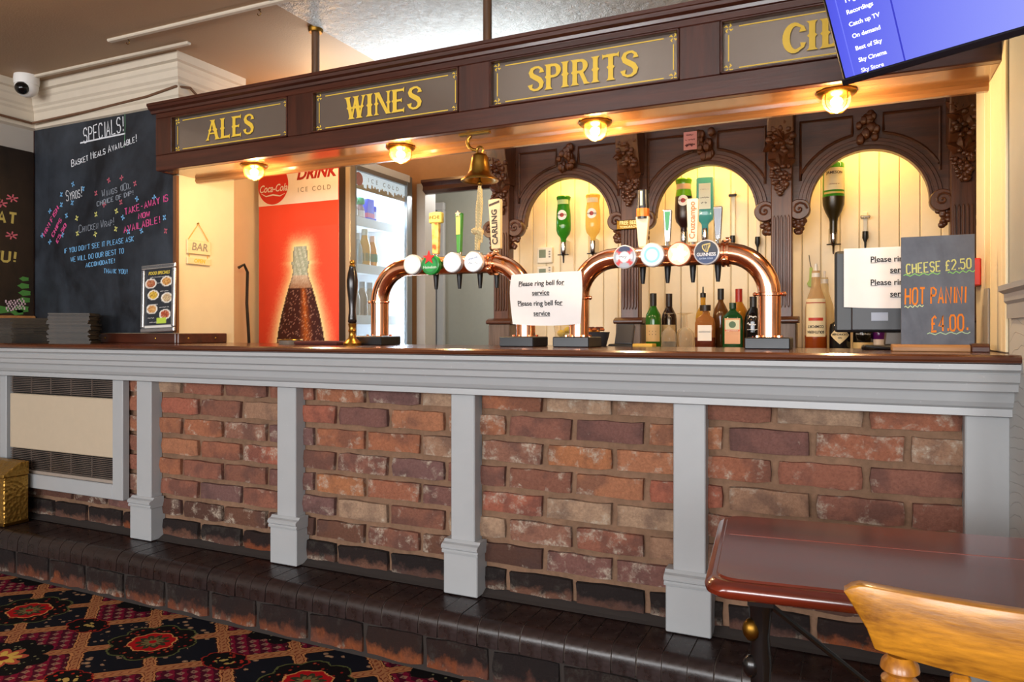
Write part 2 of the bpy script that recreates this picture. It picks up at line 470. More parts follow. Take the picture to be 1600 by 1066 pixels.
def build(name, mb, mat, parent=None, bevel=0, segs=1, local=False, label=None, origin=None, colors=None):
    """make ONE mesh object from world-space (or parent-local) geometry"""
    me = bpy.data.meshes.new(name)
    vs = [Vector(p) for p in mb.v]
    if parent is not None:
        pm = WM[parent.name]
        if not local:
            inv = pm.inverted(); vs = [inv @ p for p in vs]
        loc = Vector((0, 0, 0))
        if origin is not None:
            loc = Vector(origin) if local else inv @ Vector(origin)
            vs = [p - loc for p in vs]
    else:
        xs = [p.x for p in vs]; ys = [p.y for p in vs]; zs = [p.z for p in vs]
        loc = Vector(origin) if origin is not None else Vector(((min(xs) + max(xs)) / 2, (min(ys) + max(ys)) / 2, min(zs)))
        vs = [p - loc for p in vs]
    me.from_pydata([tuple(p) for p in vs], [], mb.f)
    me.polygons.foreach_set('use_smooth', mb.sm)
    if colors is not None:
        ca = me.color_attributes.new('Col', 'FLOAT_COLOR', 'POINT')
        for i, c in enumerate(colors): ca.data[i].color = (c[0], c[1], c[2], 1)
    me.materials.append(mat)
    if bevel:
        bm = bmesh.new(); bm.from_mesh(me)
        bmesh.ops.recalc_face_normals(bm, faces=bm.faces)
        ed = [e for e in bm.edges if len(e.link_faces) == 2 and e.calc_face_angle(0) > R(28)]
        bmesh.ops.bevel(bm, geom=ed, offset=bevel, segments=segs, profile=.5, affect='EDGES', clamp_overlap=True)
        bm.to_mesh(me); bm.free()
    else:
        bm = bmesh.new(); bm.from_mesh(me); bmesh.ops.recalc_face_normals(bm, faces=bm.faces); bm.to_mesh(me); bm.free()
    me.update()
    if any(mb.sm): me.set_sharp_from_angle(angle=R(42))
    o = bpy.data.objects.new(name, me); COL.objects.link(o)
    o.location = loc
    if parent is not None:
        o.parent = parent; WM[o.name] = WM[parent.name] @ Matrix.Translation(loc)
    else:
        WM[o.name] = Matrix.Translation(loc)
    if label: o['label'] = label
    return o
def struct(name, mb, mat, bevel=0, parent=None):
    o = build(name, mb, mat, parent, bevel)
    if parent is None: o['kind'] = 'structure'
    return o
def dup(o, parent=None, loc=None, rz=None, label=None):
    c = o.copy(); COL.objects.link(c)
    if parent is not None: c.parent = parent
    if loc is not None: c.location = loc
    if rz is not None: c.rotation_euler = (0, 0, rz)
    if label: c['label'] = label
    for ch in list(o.children): dup(ch, c)
    if parent is None: WM[c.name] = Matrix.Translation(c.location) @ c.rotation_euler.to_matrix().to_4x4()
    return c

# ---- lettering
def text_mb(s, size, off=0.0, shear=0.0, align='CENTER', ext=0.0003, sx=1.0, space=1.0, line=1.0):
    cu = bpy.data.curves.new('lettering', 'FONT'); cu.body = s; cu.size = size; cu.offset = off; cu.shear = shear
    cu.align_x = align; cu.align_y = 'CENTER'; cu.extrude = ext; cu.resolution_u = 3; cu.space_character = space; cu.space_line = line
    ob = bpy.data.objects.new('lettering', cu)
    me = bpy.data.meshes.new_from_object(ob)
    mb = MB(); mb.add([(v.co.x * sx, v.co.y, v.co.z) for v in me.vertices], [tuple(p.vertices) for p in me.polygons])
    bpy.data.objects.remove(ob); bpy.data.curves.remove(cu); bpy.data.meshes.remove(me)
    return mb
def wrapped(mb, r):
    """bend a flat xy print round an upright cylinder of radius r, facing -y"""
    for p in mb.v:
        a = p.x / r; d = r + p.z; p.x, p.y, p.z = d * math.sin(a), -d * math.cos(a), p.y
    return mb
CH = {'A': "002640 1232", 'B': "00062645443303 3342413000", 'C': "4536160501103041", 'D': "00062644422000", 'E': "46060040 0333",
 'F': "460600 0333", 'G': "45361605011030414323", 'H': "0006 4046 0343", 'I': "2026", 'J': "4641301001", 'K': "0006 460340", 'L': "060040",
 'M': "0006234640", 'N': "00064046", 'O': "103041453616050110", 'P': "00062645443303", 'R': "00062645443303 2340", 'S': "453616050413334241301001",
 'T': "0646 2620", 'U': "060110304146", 'V': "062046", 'W': "0610243046", 'X': "0046 0640", 'Y': "0623 4623 2320", 'Z': "06460040",
 '0': "103041453616050110", '1': "152620", '2': "05163645440040", '3': "0516364544233342413010", '4': "30360242", '5': "460604344341301001",
 '!': "2622 2120", '.': "2021", '-': "1333", '(': "35242230", ')': "15242210", ',': "2110", "'": "2625", '£': "400011153645 0333", '/': "0046"}
def chalk(s, h, w=.0045, slant=.08, jit=.16, sx=.62):
    """hand-written capitals drawn with a blunt stick of chalk; small letters are small capitals. returns a mesh centred on x"""
    mb = MB(); x = 0.0; rnd = random.Random(s); zz = 0.0
    for ch in s:
        if ch == ' ': x += 3.2; continue
        small = ch.islower(); k = .74 if small else 1.0; g = CH.get(ch.upper())
        if not g: continue
        narrow = ch in "I!.'1,()"
        for st in g.split(' '):
            pts = [(int(st[i]) , int(st[i + 1])) for i in range(0, len(st), 2)]
            P = [((x + (px - (1.0 if narrow else 0)) * k + (rnd.random() - .5) * jit), (py * k + (rnd.random() - .5) * jit)) for px, py in pts]
            u = h / 6.0
            P = [((a + b * slant * 1.0) * u * sx, b * u) for a, b in P]
            n0 = len(mb.v); mb.ribbon(P, w); zz += .00006
            for p in mb.v[n0:]: p.z = zz
        x += (2.6 if narrow else 6.0) * k
    wid = x * h / 6.0 * sx
    for p in mb.v: p.x -= wid / 2; p.y -= h / 2
    mb.width = wid
    return mb
def squiggle(w, h, seed=1, t=None):
    """a line of print too small to read: a row of short uneven strokes"""
    mb = MB(); r = random.Random(seed); x = -w / 2; k = 0
    while x < w / 2 - h * .3:
        a = h * (.25 + .35 * r.random()); k += 1
        mb.ribbon([(x, (r.random() - .7) * h * .5), (x + a * .5, (r.random() - .2) * h * .6), (x + a, (r.random() - .6) * h * .4)], t or h * .2)
        x += a * (1.0 if r.random() < .8 else 1.9)
    return mb
def ribbon_poly(pts, w):
    return MB().ribbon(pts, w)
def arc_pts(cx, cy, rx, ry, a0, a1, n=14):
    return [(cx + rx * math.cos(R(a0 + (a1 - a0) * i / n)), cy + ry * math.sin(R(a0 + (a1 - a0) * i / n))) for i in range(n + 1)]
def saloon(s, h, target_w):
    """gilded saloon capitals with flared feet and a spur halfway up each stem"""
    out = MB(); x = 0.0
    class _Lift:
        def __init__(s): s.k = 0
    lf_ = _Lift(); _poly, _rib = out.poly, out.ribbon
    def lift(fn, *a):
        n0 = len(out.v); fn(*a); lf_.k += 1
        for p in out.v[n0:]: p.z = lf_.k * .00005
    out.poly = lambda pts: lift(_poly, pts); out.ribbon = lambda pts, w: lift(_rib, pts, w)
    def stem(xb, xt, w, y0=0.0, y1=1.0):
        e = .075; pts = []
        L = [(-w / 2 - e, 0), (-w / 2 - .01, .07), (-w / 2, .15), (-w / 2, .43), (-w / 2 - .055, .5), (-w / 2, .57), (-w / 2, .85), (-w / 2 - .01, .93), (-w / 2 - e, 1)]
        for a, b in L + [(-a, b) for a, b in reversed(L)]:
            pts.append((x + xb + (xt - xb) * b + a, y0 + (y1 - y0) * b))
        out.poly(pts)
    def arm(xa, xb, yc, t, tip=.1):
        out.poly([(x + xa, yc - t / 2), (x + xb - .05, yc - t / 2), (x + xb, yc - tip), (x + xb + .015, yc + tip), (x + xb - .05, yc + t / 2), (x + xa, yc + t / 2)])
    def curve(pts, w): out.ribbon([(x + a, b) for a, b in pts], w)
    for ch in s:
        if ch == 'I': stem(.12, .12, .17); x += .36
        elif ch == 'A':
            stem(.06, .36, .09); stem(.66, .36, .18); arm(.16, .56, .33, .07, .04); x += .84
        elif ch == 'L': stem(.12, .12, .17); arm(.1, .55, .06, .11, .13); x += .68
        elif ch == 'E': stem(.12, .12, .17); arm(.1, .52, .055, .1, .12); arm(.1, .42, .5, .09, .1); arm(.1, .52, .945, .1, .12); x += .68
        elif ch == 'T': stem(.3, .3, .17); arm(.25, .58, .94, .1, .11); out.poly([(x + .3, .99), (x + .05, .99), (x + .0, 1.03), (x + .01, .82), (x + .06, .89), (x + .3, .89)]); x += .66
        elif ch == 'N': stem(.07, .07, .09); stem(.60, .60, .09); out.poly([(x + .02, 1), (x + .2, 1), (x + .64, 0), (x + .5, 0)]); x += .76
        elif ch == 'W':
            stem(.22, .04, .16); stem(.24, .42, .08); stem(.58, .42, .16); stem(.60, .78, .08); x += .92
        elif ch in 'PR':
            stem(.12, .12, .17); curve([(.1, .94), (.3, .94)] + arc_pts(.33, .72, .17, .22, 90, -90) + [(.1, .5)], [.1] * 2 + [.1, .11, .12, .13, .15, .17, .18, .18, .17, .15, .13, .12, .11, .1, .1] + [.1])
            if ch == 'R': out.poly([(x + .26, .5), (x + .42, .48), (x + .58, .08), (x + .68, .0), (x + .45, .0), (x + .42, .1)]); x += .74
            else: x += .62
        elif ch == 'S':
            c = [(.50, .72), (.49, .86), (.38, .95), (.26, .95), (.14, .90), (.09, .77), (.14, .64), (.28, .54), (.42, .44), (.50, .30), (.47, .15), (.36, .06), (.22, .05), (.10, .12), (.07, .28)]
            curve(c, [.2, .1, .09, .1, .13, .17, .19, .2, .2, .18, .14, .1, .09, .1, .2]); x += .64
        elif ch == 'C':
            c = [(.56, .68), (.55, .84)] + arc_pts(.34, .5, .25, .46, 60, 300, 16) + [(.55, .16), (.57, .3)]
            n = len(c); curve(c, [.2, .1] + [.09 + .12 * math.sin(math.pi * i / 16) for i in range(17)] + [.1, .16]); out.poly([(x + .0, .5), (x + .08, .58), (x + .08, .42)]); x += .70
        elif ch == 'D':
            stem(.12, .12, .17); curve([(.1, .95), (.26, .95)] + arc_pts(.28, .5, .27, .45, 90, -90) + [(.1, .05)], [.09] * 2 + [.09 + .12 * math.sin(math.pi * i / 14) for i in range(15)] + [.09]); x += .70
    w = x - .06
    k = target_w / w
    for p in out.v: p.x = p.x * k - target_w / 2; p.y = (p.y - .5) * h
    return out
def write(name, mb, m4, mat, parent, lift=.0012, label=None):
    b = MB(); b.merge(mb, m4 @ Matrix.Translation((0, 0, lift)))
    return build(name, b, mat, parent, label=label)
def print_grid(w, h, nx, ny, fn, mat4, curve=None):
    """flat print: a grid whose vertices carry the printed colour"""
    mb = MB(); vs = []; cols = []
    for j in range(ny + 1):
        for i in range(nx + 1):
            u, v = i / nx, j / ny; vs.append((w * (u - .5), h * (v - .5), 0)); c = fn(u, v); cols.append(lin(c))
    mb.add(vs, [(j * (nx + 1) + i, j * (nx + 1) + i + 1, (j + 1) * (nx + 1) + i + 1, (j + 1) * (nx + 1) + i) for j in range(ny) for i in range(nx)])
    if curve: wrapped(mb, curve)
    for k, p in enumerate(mb.v): mb.v[k] = mat4 @ p
    return mb, cols
def hexc(h): return tuple(int(h[i:i + 2], 16) / 255 for i in (0, 2, 4))
def mixc(a, b, f): return tuple(a[i] + (b[i] - a[i]) * max(0, min(1, f)) for i in range(3))
# ================================================================== the setting
CEIL = 2.32
WL = -3.75            # left wall plane
YS = 2.34             # blackboard wall plane
XR = -2.735           # its return into the bar
XN = 0.36             # right-hand wall plane
def bx(*a): return MB().box(*a)
o = build('floor', bx(WL - .1, 2.6, -3.6, 2.20, -.05, 0), M['carpet'], origin=(0, 0, 0)); o['kind'] = 'structure'
struct('floor_bar', bx(WL - .1, 2.6, 2.20, 5.2, -.05, 0), flat('4a4038', .6))
struct('ceiling', bx(WL - .1, 2.6, -3.6, 5.2, CEIL, CEIL + .06), M['ceiling'])
struct('ceiling_panel', bx(-1.94, 2.5, .4, 3.7, CEIL - .006, CEIL + .01), M['lincrusta'])
struct('wall_left', bx(WL - .1, WL, -3.6, YS, 0, CEIL), flat('b9b2a8', .7, 0, .1, None, .1, 9))
struct('wall_front_left', bx(WL - .1, XR, YS, 2.66, 0, CEIL), M['cream'])
struct('wall_bar_left', bx(-3.15, -3.05, 2.66, 3.88, 0, CEIL), M['cream'])
struct('wall_right', bx(XN, 2.6, 1.8, 2.66, 0, CEIL), M['greywall'])
struct('wall_bar_right', bx(.9, 1.0, 2.66, 3.86, 0, CEIL), M['cream'])
struct('wall_far_right', bx(2.5, 2.6, -3.6, 1.8, 0, CEIL), M['greywall'])
wb = struct('wall_back', bx(-1.78, 1.0, 3.77, 3.86, 0, CEIL), M['cream'])
struct('wall_partition', MB().box(-3.05, -2.39, 3.80, 3.88, 0, CEIL).box(-2.39, -1.78, 3.80, 3.88, 1.99, CEIL), flat('b98a5c', .6, 0, .15))
struct('wall_back_room_left', bx(-4.1, -4.0, 3.88, 5.1, 0, CEIL), flat('a3a69c', .6, 0, .1))
struct('wall_back_room', bx(-4.0, -.6, 5.0, 5.1, 0, CEIL), flat('a3a69c', .6, 0, .1))
struct('wall_back_room_side', bx(-.7, -.6, 3.86, 5.0, 0, CEIL), flat('a3a69c', .6, 0, .1))
struct('trim_1', bx(-2.39, -2.33, 3.77, 3.89, 0, 1.99), flat('b9b7b4', .5))
struct('trim_2', MB().runx([(3.77, 1.925), (3.74, 1.94), (3.745, 1.965), (3.72, 1.985), (3.72, 2.0), (3.80, 2.0), (3.80, 1.925)], -2.33, -1.78), M['mahog'])
# tongue-and-groove boards behind the arches, one by one
bmesh_board = None
for i in range(33):
    x0 = -1.78 + i * .0825
    if x0 + .08 > .9: break
    if bmesh_board is None:
        bmesh_board = build('wall_board', bx(x0 + .001, x0 + .0815, 3.75, 3.77, 1.0, 2.3), flat('f2e2c0', .42, 0, .08), wb, .004, 1, origin=(x0, 3.75, 1.0))
    else:
        c = dup(bmesh_board, wb); c.location = bmesh_board.location + Vector((i * .0825, 0, 0))
# rear wall with its three windows
rw = MB(); rw.box(WL - .1, 2.6, -3.6, -3.5, 0, .9).box(WL - .1, 2.6, -3.6, -3.5, 2.2, CEIL)
for a, b in ((WL - .1, -3.3), (-1.8, -1.1), (.4, 1.1), (2.4, 2.6)): rw.box(a, b, -3.6, -3.5, .9, 2.2)
struct('wall_rear', rw, M['greywall'])
for k, (a, b) in enumerate(((-3.3, -1.8), (-1.1, .4), (1.1, 2.4))):
    wf = MB().box(a, b, -3.58, -3.53, .9, .95).box(a, b, -3.58, -3.53, 2.15, 2.2).box(a, b, -3.575, -3.535, 1.52, 1.56)
    for xx in (a, (a + b) / 2 - .02, b - .04): wf.box(xx, xx + .04, -3.578, -3.532, .95, 2.15)
    w_ = struct('window_%d' % (k + 1), wf, M['white'])
    build('pane', bx(a + .04, b - .04, -3.556, -3.552, .95, 2.15), glassy('f2f6f8', .05), w_)
# door into the back room
dr = MB().box(-3.04, -2.94, 4.93, 4.985, 0, 2.0)
d_ = struct('door_1', bx(-3.62, -2.965, 4.95, 4.995, .02, 1.98), flat('8f9399', .45), .004)
for z0, z1 in ((.15, .85), (1.0, 1.30), (1.36, 1.88)):
    for xa in (-3.56, -3.26):
        build('door_panel', bx(xa, xa + .24, 4.935, 4.952, z0, z1), flat('9a9ea4', .45), d_, .01)
build('door_handle', MB().ball((-3.60, 4.92, 1.05), .025).tube([(-3.60, 4.95, 1.05), (-3.60, 4.92, 1.05)], .01, 8), M['chrome'], d_)
struct('trim_3', MB().box(-2.96, -2.90, 4.96, 4.998, 0, 2.05).box(-3.68, -2.90, 4.96, 4.998, 2.05, 2.11), flat('c4c6c6', .5), .004)
# cream lining on the bar side of the right-hand wall, in boards of different width
for k, (a, b, z0, z1, col) in enumerate(((2.19, 2.238, 1.045, CEIL, 'f0dfb8'), (2.2385, 2.40, 1.045, 1.798, 'f0dfb8'), (2.405, 2.50, 1.045, 1.80, 'eedcb0'), (2.505, 2.66, 1.045, CEIL, 'f2e4c4'))):
    struct('trim_%d' % (4 + k), bx(XN - .008, XN - .0005, a, b, z0, z1), flat(col, .45), .002)
struct('trim_14', bx(XN - .014, XN - .0085, 2.41, 2.475, 1.045, 1.22), flat('a39c94', .5), .002)
# cornice of the blackboard wall, its return and the left wall
def corn(d):   # (distance from wall, z)
    return [(0, 2.11), (.022, 2.118), (.022, 2.142), (.03, 2.15), (.03, 2.19), (.04, 2.2), (.04, 2.212), (.05, 2.222), (.055, 2.25), (.062, 2.258), (.062, 2.28), (.078, 2.285), (.078, CEIL), (0, CEIL)]
cp = corn(0)
mbc = MB()
def mitre_run(pts, closed=False):
    """sweep the cornice profile along the wall line pts (xy), mitred"""
    n = len(pts); rings = []
    for i in range(n):
        p = Vector(pts[i]); dirs = []
        if i > 0: dirs.append((p - Vector(pts[i - 1])).normalized())
        if i < n - 1: dirs.append((Vector(pts[i + 1]) - p).normalized())
        ns = [Vector((d.y, -d.x)) for d in dirs]
        if len(ns) == 2: b = (ns[0] + ns[1]); b = b / b.dot(ns[0]) if abs(b.dot(ns[0])) > 1e-6 else ns[0]
        else: b = ns[0]
        rings.append([(p.x + b.x * d, p.y + b.y * d, z) for d, z in cp])
    m = len(cp); vs = [v for r in rings for v in r]; fs = []
    for i in range(n - 1):
        for k in range(m): fs.append((i * m + k, i * m + (k + 1) % m, (i + 1) * m + (k + 1) % m, (i + 1) * m + k))
    fs.append(tuple(range(m))); fs.append(tuple(range((n - 1) * m, n * m)))
    mbc.add(vs, fs)
mitre_run([(WL, -3.4), (WL, YS), (XR, YS), (XR, 2.66)])
struct('trim_8', mbc, M['cornice'])
# thin mouldings planted on the ceiling
for k, (xa, ya, xb, yb) in enumerate(((-3.75, 2.196, -2.53, 2.216), (-2.82, 2.06, -1.2, 2.085))):
    dd = Vector((xb - xa, yb - ya, 0)); m = frame((xa, ya, CEIL), dd, (-dd.y, dd.x, 0))
    struct('trim_%d' % (9 + k), MB().box(0, dd.length, -.012, .012, -.012, .001, m), M['cornice'], .004)
# dado rail and embossed paper on the right-hand wall
struct('trim_11', MB().runy([(XN, 1.13), (XN - .012, 1.13), (XN - .012, 1.165), (XN - .018, 1.172), (XN - .018, 1.19), (XN - .03, 1.197), (XN - .03, 1.21), (XN, 1.212)], 1.8, 2.147), M['grey'])
struct('trim_12', bx(XN - .003, XN - .0005, 1.8, 2.17, 0, 1.13), M['dado'])
struct('trim_13', MB().runx([(1.8, 1.13), (1.788, 1.13), (1.788, 1.165), (1.77, 1.197), (1.77, 1.21), (1.8, 1.212)], XN, 2.5), M['grey'])
# ceiling hooks, then unseen lights behind the bar, built without fittings
for px, py in ((200, 60), (405, 14)):
    c = onZ(px, py, CEIL); t = thing('ceiling_hook', 'small wire hook in the ceiling %s' % ('near the short moulding' if px < 300 else 'left of the first canopy pole'), 'hook', (c.x, c.y, CEIL - .03))
    build('hook', MB().tube([(c.x, c.y, CEIL)] + [(c.x + .009 * math.sin(R(a)), c.y, CEIL - .016 + .009 * math.cos(R(a))) for a in range(0, 300, 30)], .0014, 6), M['oldbrass'], t)
    build('screw_plate', MB().lathe([(.006, CEIL - .0025), (.006, CEIL - .0003)], 10, Matrix.Translation((c.x, c.y, 0))), M['oldbrass'], t)
lamp('back_room_light', 'POINT', (-2.0, 4.4, 2.1), 20, (1.0, .98, .93), .08)
lamp('added_ceiling_uplight', 'AREA', (-1.66, 2.80, 1.98), 8.5, (.74, .87, 1.0), 1.1, .4, (0, 0, 1))  # unseen upward light, added to put a cool sheen on the embossed ceiling
lamp('added_corner_glow', 'POINT', (-2.45, 2.95, 2.15), 4.5, (1.0, .55, .22), .06)  # unseen warm light, added for the orange glow on cornice return and ceiling

# ================================================================== the bar front
BY = 2.21             # brick face
bar = thing('bar_counter', 'long brick-fronted bar counter with grey painted posts and moulded grey frieze', 'counter', (-1.7, 2.25, 0))
core = build('brick_core', bx(WL + .001, XN - .001, BY + .012, 2.33, .2095, 1.0), M['mortar'], bar)
build('mortar_fillet', MB().runx([(BY + .006, .2093), (2.175, .2093), (2.19, .215), (BY + .006, .229)], WL + .001, XN - .001), flat('2e2724', .9), bar)
fr = [(2.33, 1.021), (2.028, 1.021), (2.026, 1.008), (2.034, 1.004), (2.040, 1.0), (2.036, .996), (2.042, .978), (2.052, .976), (2.056, .972), (2.060, .955), (2.104, .953),
      (2.107, .94), (2.111, .925), (2.119, .913), (2.130, .907), (2.128, .889), (2.145, .886), (2.33, .886)]
build('fascia_moulding', MB().runx(fr, WL, XN), M['grey'], bar)
PX = [(-3.75, -3.70), (-2.788, -2.698), (-2.004, -1.912), (-1.236, -1.145), (-.479, -.385), (.262, XN - .001)]
for a, b in PX:
    p_ = build('post', bx(a, b, 2.165, BY + .012, .34, .886), M['grey'], bar, .003)
    if b - a < .06: a0, b0 = a, b + .02
    elif b > .3: a0, b0 = a, b
    else: a0, b0 = a - .019, b + .019
    y0 = 2.148
    build('plinth', bx(a0, b0, y0, BY + .012, .2105, .349), M['grey'], p_, .003)
    build('plinth_moulding', MB().runx([(BY, .349), (y0 - .004, .349), (y0 - .006, .356), (y0 - .002, .361), (y0 - .009, .366), (y0 - .010, .374), (y0 - .004, .380), (y0 + .008, .384), (y0 + .015, .392), (BY, .392)], a0 - .004 if a0 > WL else a0, min(b0 + .004, XN - .001)), M['grey'], p_)
# bricks, one by one, in stretcher bond
PAL = ['b07258', 'b97858', 'a56c58', '976654', '8a625a', 'b08a70', 'c0a084', 'a0725f', '86645f', 'bf8260', 'b47758', '9c6a5a', 'c08058', 'b8705a']
PALLOW = ['66483e', '6d4c40', '5f443a', '785444']
def brick_mesh(seed, w=.227, h=.0755, d=.05):
    r = random.Random(seed); nx, nz = 5, 2; vs = []; fs = []
    for j in range(nz + 1):
        for i in range(nx + 1):
            u, v = i / nx, j / nz
            ex = (.002 + r.random() * .007) if i in (0, nx) else 0; ez = (.0015 + r.random() * .006) if j in (0, nz) else 0
            x = (u - .5) * w + (ex if i == 0 else -ex if i == nx else 0); z = (v - .5) * h + (ez if j == 0 else -ez if j == nz else 0)
            if i in (0, nx) and j in (0, nz): x *= .99; z *= .97
            y = -.006 + (r.random() - .5) * .007 + (.004 if i in (0, nx) or j in (0, nz) else 0)
            vs.append((x, y, z))
    N = len(vs)
    for j in range(nz):
        for i in range(nx):
            a = j * (nx + 1) + i; fs.append((a, a + 1, a + nx + 2, a + nx + 1))
    rim = [i for i in range(nx + 1)] + [(j + 1) * (nx + 1) - 1 for j in range(1, nz + 1)] + [nz * (nx + 1) + i for i in range(nx - 1, -1, -1)] + [j * (nx + 1) for j in range(nz - 1, 0, -1)]
    for k in rim:
        x, y, z = vs[k]; vs.append((x * 1.012, d * .3, z * 1.03))
    L = len(rim)
    for k in range(L): fs.append((rim[k], N + k, N + (k + 1) % L, rim[(k + 1) % L]))
    return vs, fs
BR = {}
def put_brick(parent, x, y, z, length, soot, tone, seed):
    key = (round(length, 3), seed % 5, soot)
    if key not in BR:
        vs, fs = brick_mesh(hash(key) % 999, length)
        me = bpy.data.meshes.new('brick'); me.from_pydata(vs, [], fs); me.polygons.foreach_set('use_smooth', [True] * len(fs))
        me.materials.append(M['sootbrick'] if soot else M['brick'])
        bm = bmesh.new(); bm.from_mesh(me); bmesh.ops.recalc_face_normals(bm, faces=bm.faces); bm.to_mesh(me); bm.free(); me.set_sharp_from_angle(angle=R(50)); BR[key] = me
    o = bpy.data.objects.new('brick', BR[key]); COL.objects.link(o); o.parent = parent
    o.location = WM[parent.name].inverted() @ Vector((x, y, z)); l = lin(tone); o.color = (l[0], l[1], l[2], 1)
    return o
rb = random.Random(31)
for row in range(8):
    zc = .8685 - row * .0866
    off = -1.044 if row % 2 == 1 else -.909
    x = off - 13 * .2365
    while x < XN:
        xa, xb = x + .005, x + .2315
        if xb > WL + .02 and xa < XN - .02:
            covered = any(a - .004 <= xa and xb <= b + .004 for a, b in PX) or (xb < -2.93 and xa > -3.75 and .42 < zc < .9)
            if not covered:
                ca, cb = max(xa, WL + .003), min(xb, XN - .003)
                low = row >= 6
                tone = rb.choice(PAL) if row < 5 else rb.choice(PAL[2:9]) if row < 6 else rb.choice(PALLOW + PAL[3:5] if row == 6 else PALLOW + ['8a4a2c', '94502e'])
                put_brick(core, (ca + cb) / 2, BY + (rb.random() - .5) * .004, zc, round(cb - ca, 3), row == 7, tone, rb.randrange(99))
        x += .2365
# worktop
top = thing('bar_worktop', 'polished dark wood bar top running the whole length of the bar', 'worktop', (-1.7, 2.2, 1.0215))
prof = [(2.60, 1.0215), (2.032, 1.0215), (2.020, 1.025), (2.016, 1.031), (2.018, 1.038), (2.026, 1.043), (2.60, 1.043)]
w1 = MB().runx(prof, XR + .001, XN - .001)
build('board', w1, M['bartop'], top)
build('board', MB().runx([(YS - .001, 1.0215)] + prof[1:-1] + [(YS - .001, 1.043)], WL + .001, XR + .001), M['bartop'], top)
up = build('upstand', MB().box(WL + .001, XR, 2.318, YS - .001, 1.0432, 1.088).box(XR + .0005, XR + .018, 2.319, 2.60, 1.0432, 1.088), M['mahog'], top, .003)
for xx in (-2.86, -3.2): build('screw', MB().ball((xx, 2.317, 1.066), (.005, .003, .005), 8, 5), M['brass'], up)
for yy in (2.375, 2.53): build('screw', MB().ball((XR + .019, yy, 1.066), (.003, .005, .005), 8, 5), M['brass'], up)
build('back_panel', bx(XR + .02, XN - .002, 2.56, 2.58, 0, 1.021), flat('4a3226', .6), top)

# ================================================================== the foot step
stp = thing('foot_step', 'low step of black glazed bullnose bricks along the foot of the bar', 'step', (-1.7, 2.1, 0))
sc_ = build('step_core', bx(WL + .001, XN - .001, 2.022, 2.33, 0, .198), flat('332b27', .9, 0, .3, None, .4, 60), stp)
JP = [(2.20, .2035), (2.032, .2035)] + [(1.9955 + .038 * (1 - math.sin(R(a))), .2035 - .043 * (1 - math.cos(R(a)))) for a in (15, 30, 45, 60, 75, 90)] + [(1.9955, .134), (2.2, .134)]
build('joint_mortar', MB().runx(JP, WL + .002, XN - .002, True), M['darkmortar'], stp)
def bullnose(w):
    mb = MB(); pr = [(2.20, .207), (2.03, .206)] + [(1.992 + .04 * (1 - math.sin(R(a))) - .0, .206 - .045 * (1 - math.cos(R(a)))) for a in (15, 30, 45, 60, 75, 90)] + [(1.99, .130), (2.05, .130), (2.2, .130)]
    mb.runx(pr, -w / 2, w / 2, True); return mb
first = None
n_t = int((XN - WL) / .0712)
for i in range(n_t + 1):
    xc = WL + .036 + i * .0712
    if xc > XN - .03: break
    if first is None:
        first = build('bullnose_brick', MB().merge(bullnose(.068), Matrix.Translation((xc, 0, 0))), M['tile'], stp, 0, 1, origin=(xc, 2.1, .122))
    else:
        c = dup(first, stp); c.location = first.location + Vector((i * .0712, (rb.random() - .5) * .003, (rb.random() - .5) * .002))
        c.rotation_euler = (0, 0, (rb.random() - .5) * .02)
x = WL - .1
while x < XN:
    xa, xb = max(x + .005, WL + .004), min(x + .232, XN - .004)
    if xb - xa > .03:
        o = put_brick(sc_, (xa + xb) / 2, 2.016, .066, round(xb - xa, 3), True, rb.choice(['8c4c2c', '94532f', '7d4730', '5a3a30']), rb.randrange(99)); o.scale.z = 1.42
    x += .2365
# ================================================================== gas wall heater
ht = thing('gas_heater', 'cream fronted wall heater with black grilles in a grey painted wooden frame', 'heater', (-3.33, 2.19, .35))
HX0, HX1 = -3.695, -2.942
build('casing', bx(HX0, HX1, 2.196, 2.222, .40, .886), M['black'], ht)
build('front_panel', bx(HX0 + .012, HX1, 2.172, 2.196, .538, .80), flat('c2b29a', .42, 0, .1), ht, .004)
def grille(z0, z1, n):
    g = MB()
    for i in range(n):
        z = z0 + (z1 - z0) * (i + .5) / n; g.box(HX0 + .004, HX1 - .002, 2.180, 2.186, z - .0015, z + .0015)
    for k in range(6):
        xx = HX0 + .02 + k * (HX1 - HX0 - .03) / 5; g.box(xx, xx + .004, 2.178, 2.182, z0, z1)
    o = build('grille', g, flat('6d6058', .4, .2), ht); o['kind'] = 'stuff'
grille(.805, .880, 9); grille(.442, .534, 11)
build('sill', bx(HX0 + .004, HX1, 2.172, 2.196, .425, .440), flat('9d9186', .45), ht, .002)
build('frame_stile', bx(HX1, HX1 + .066, 2.165, 2.2, .358, .886), M['grey'], ht, .003)
build('frame_rail', bx(HX0, HX1 - .0005, 2.165, 2.2, .358, .424), M['grey'], ht, .003)
# brass log box on the step
lb = thing('brass_log_box', 'hammered brass log box with sloping lid standing on the black step', 'box', (-3.61, 2.1, .2085))
hb = NT('hammered_brass'); hb.base(hb.mix(hb.noise(30, 3), '8f6a2a', 'b88f46'), .4, .85); hb.bump(hb.voro(70), .7, .006)
x0, x1, ya, yb = -3.738, -3.485, 2.03, 2.140
build('body', MB().runx([(yb, .2085), (ya, .2085), (ya, .43), (yb, .43)], x0, x1), hb.m, lb, .004)
build('lid', MB().runx([(ya - .006, .4305), (ya - .006, .442), (ya + .07, .492), (yb, .492), (yb, .4305)], x0 - .004, x1 + .004), hb.m, lb, .003)
build('rim', MB().box(x0 - .003, x1 + .003, ya - .003, yb, .2087, .224), M['oldbrass'], lb, .002)
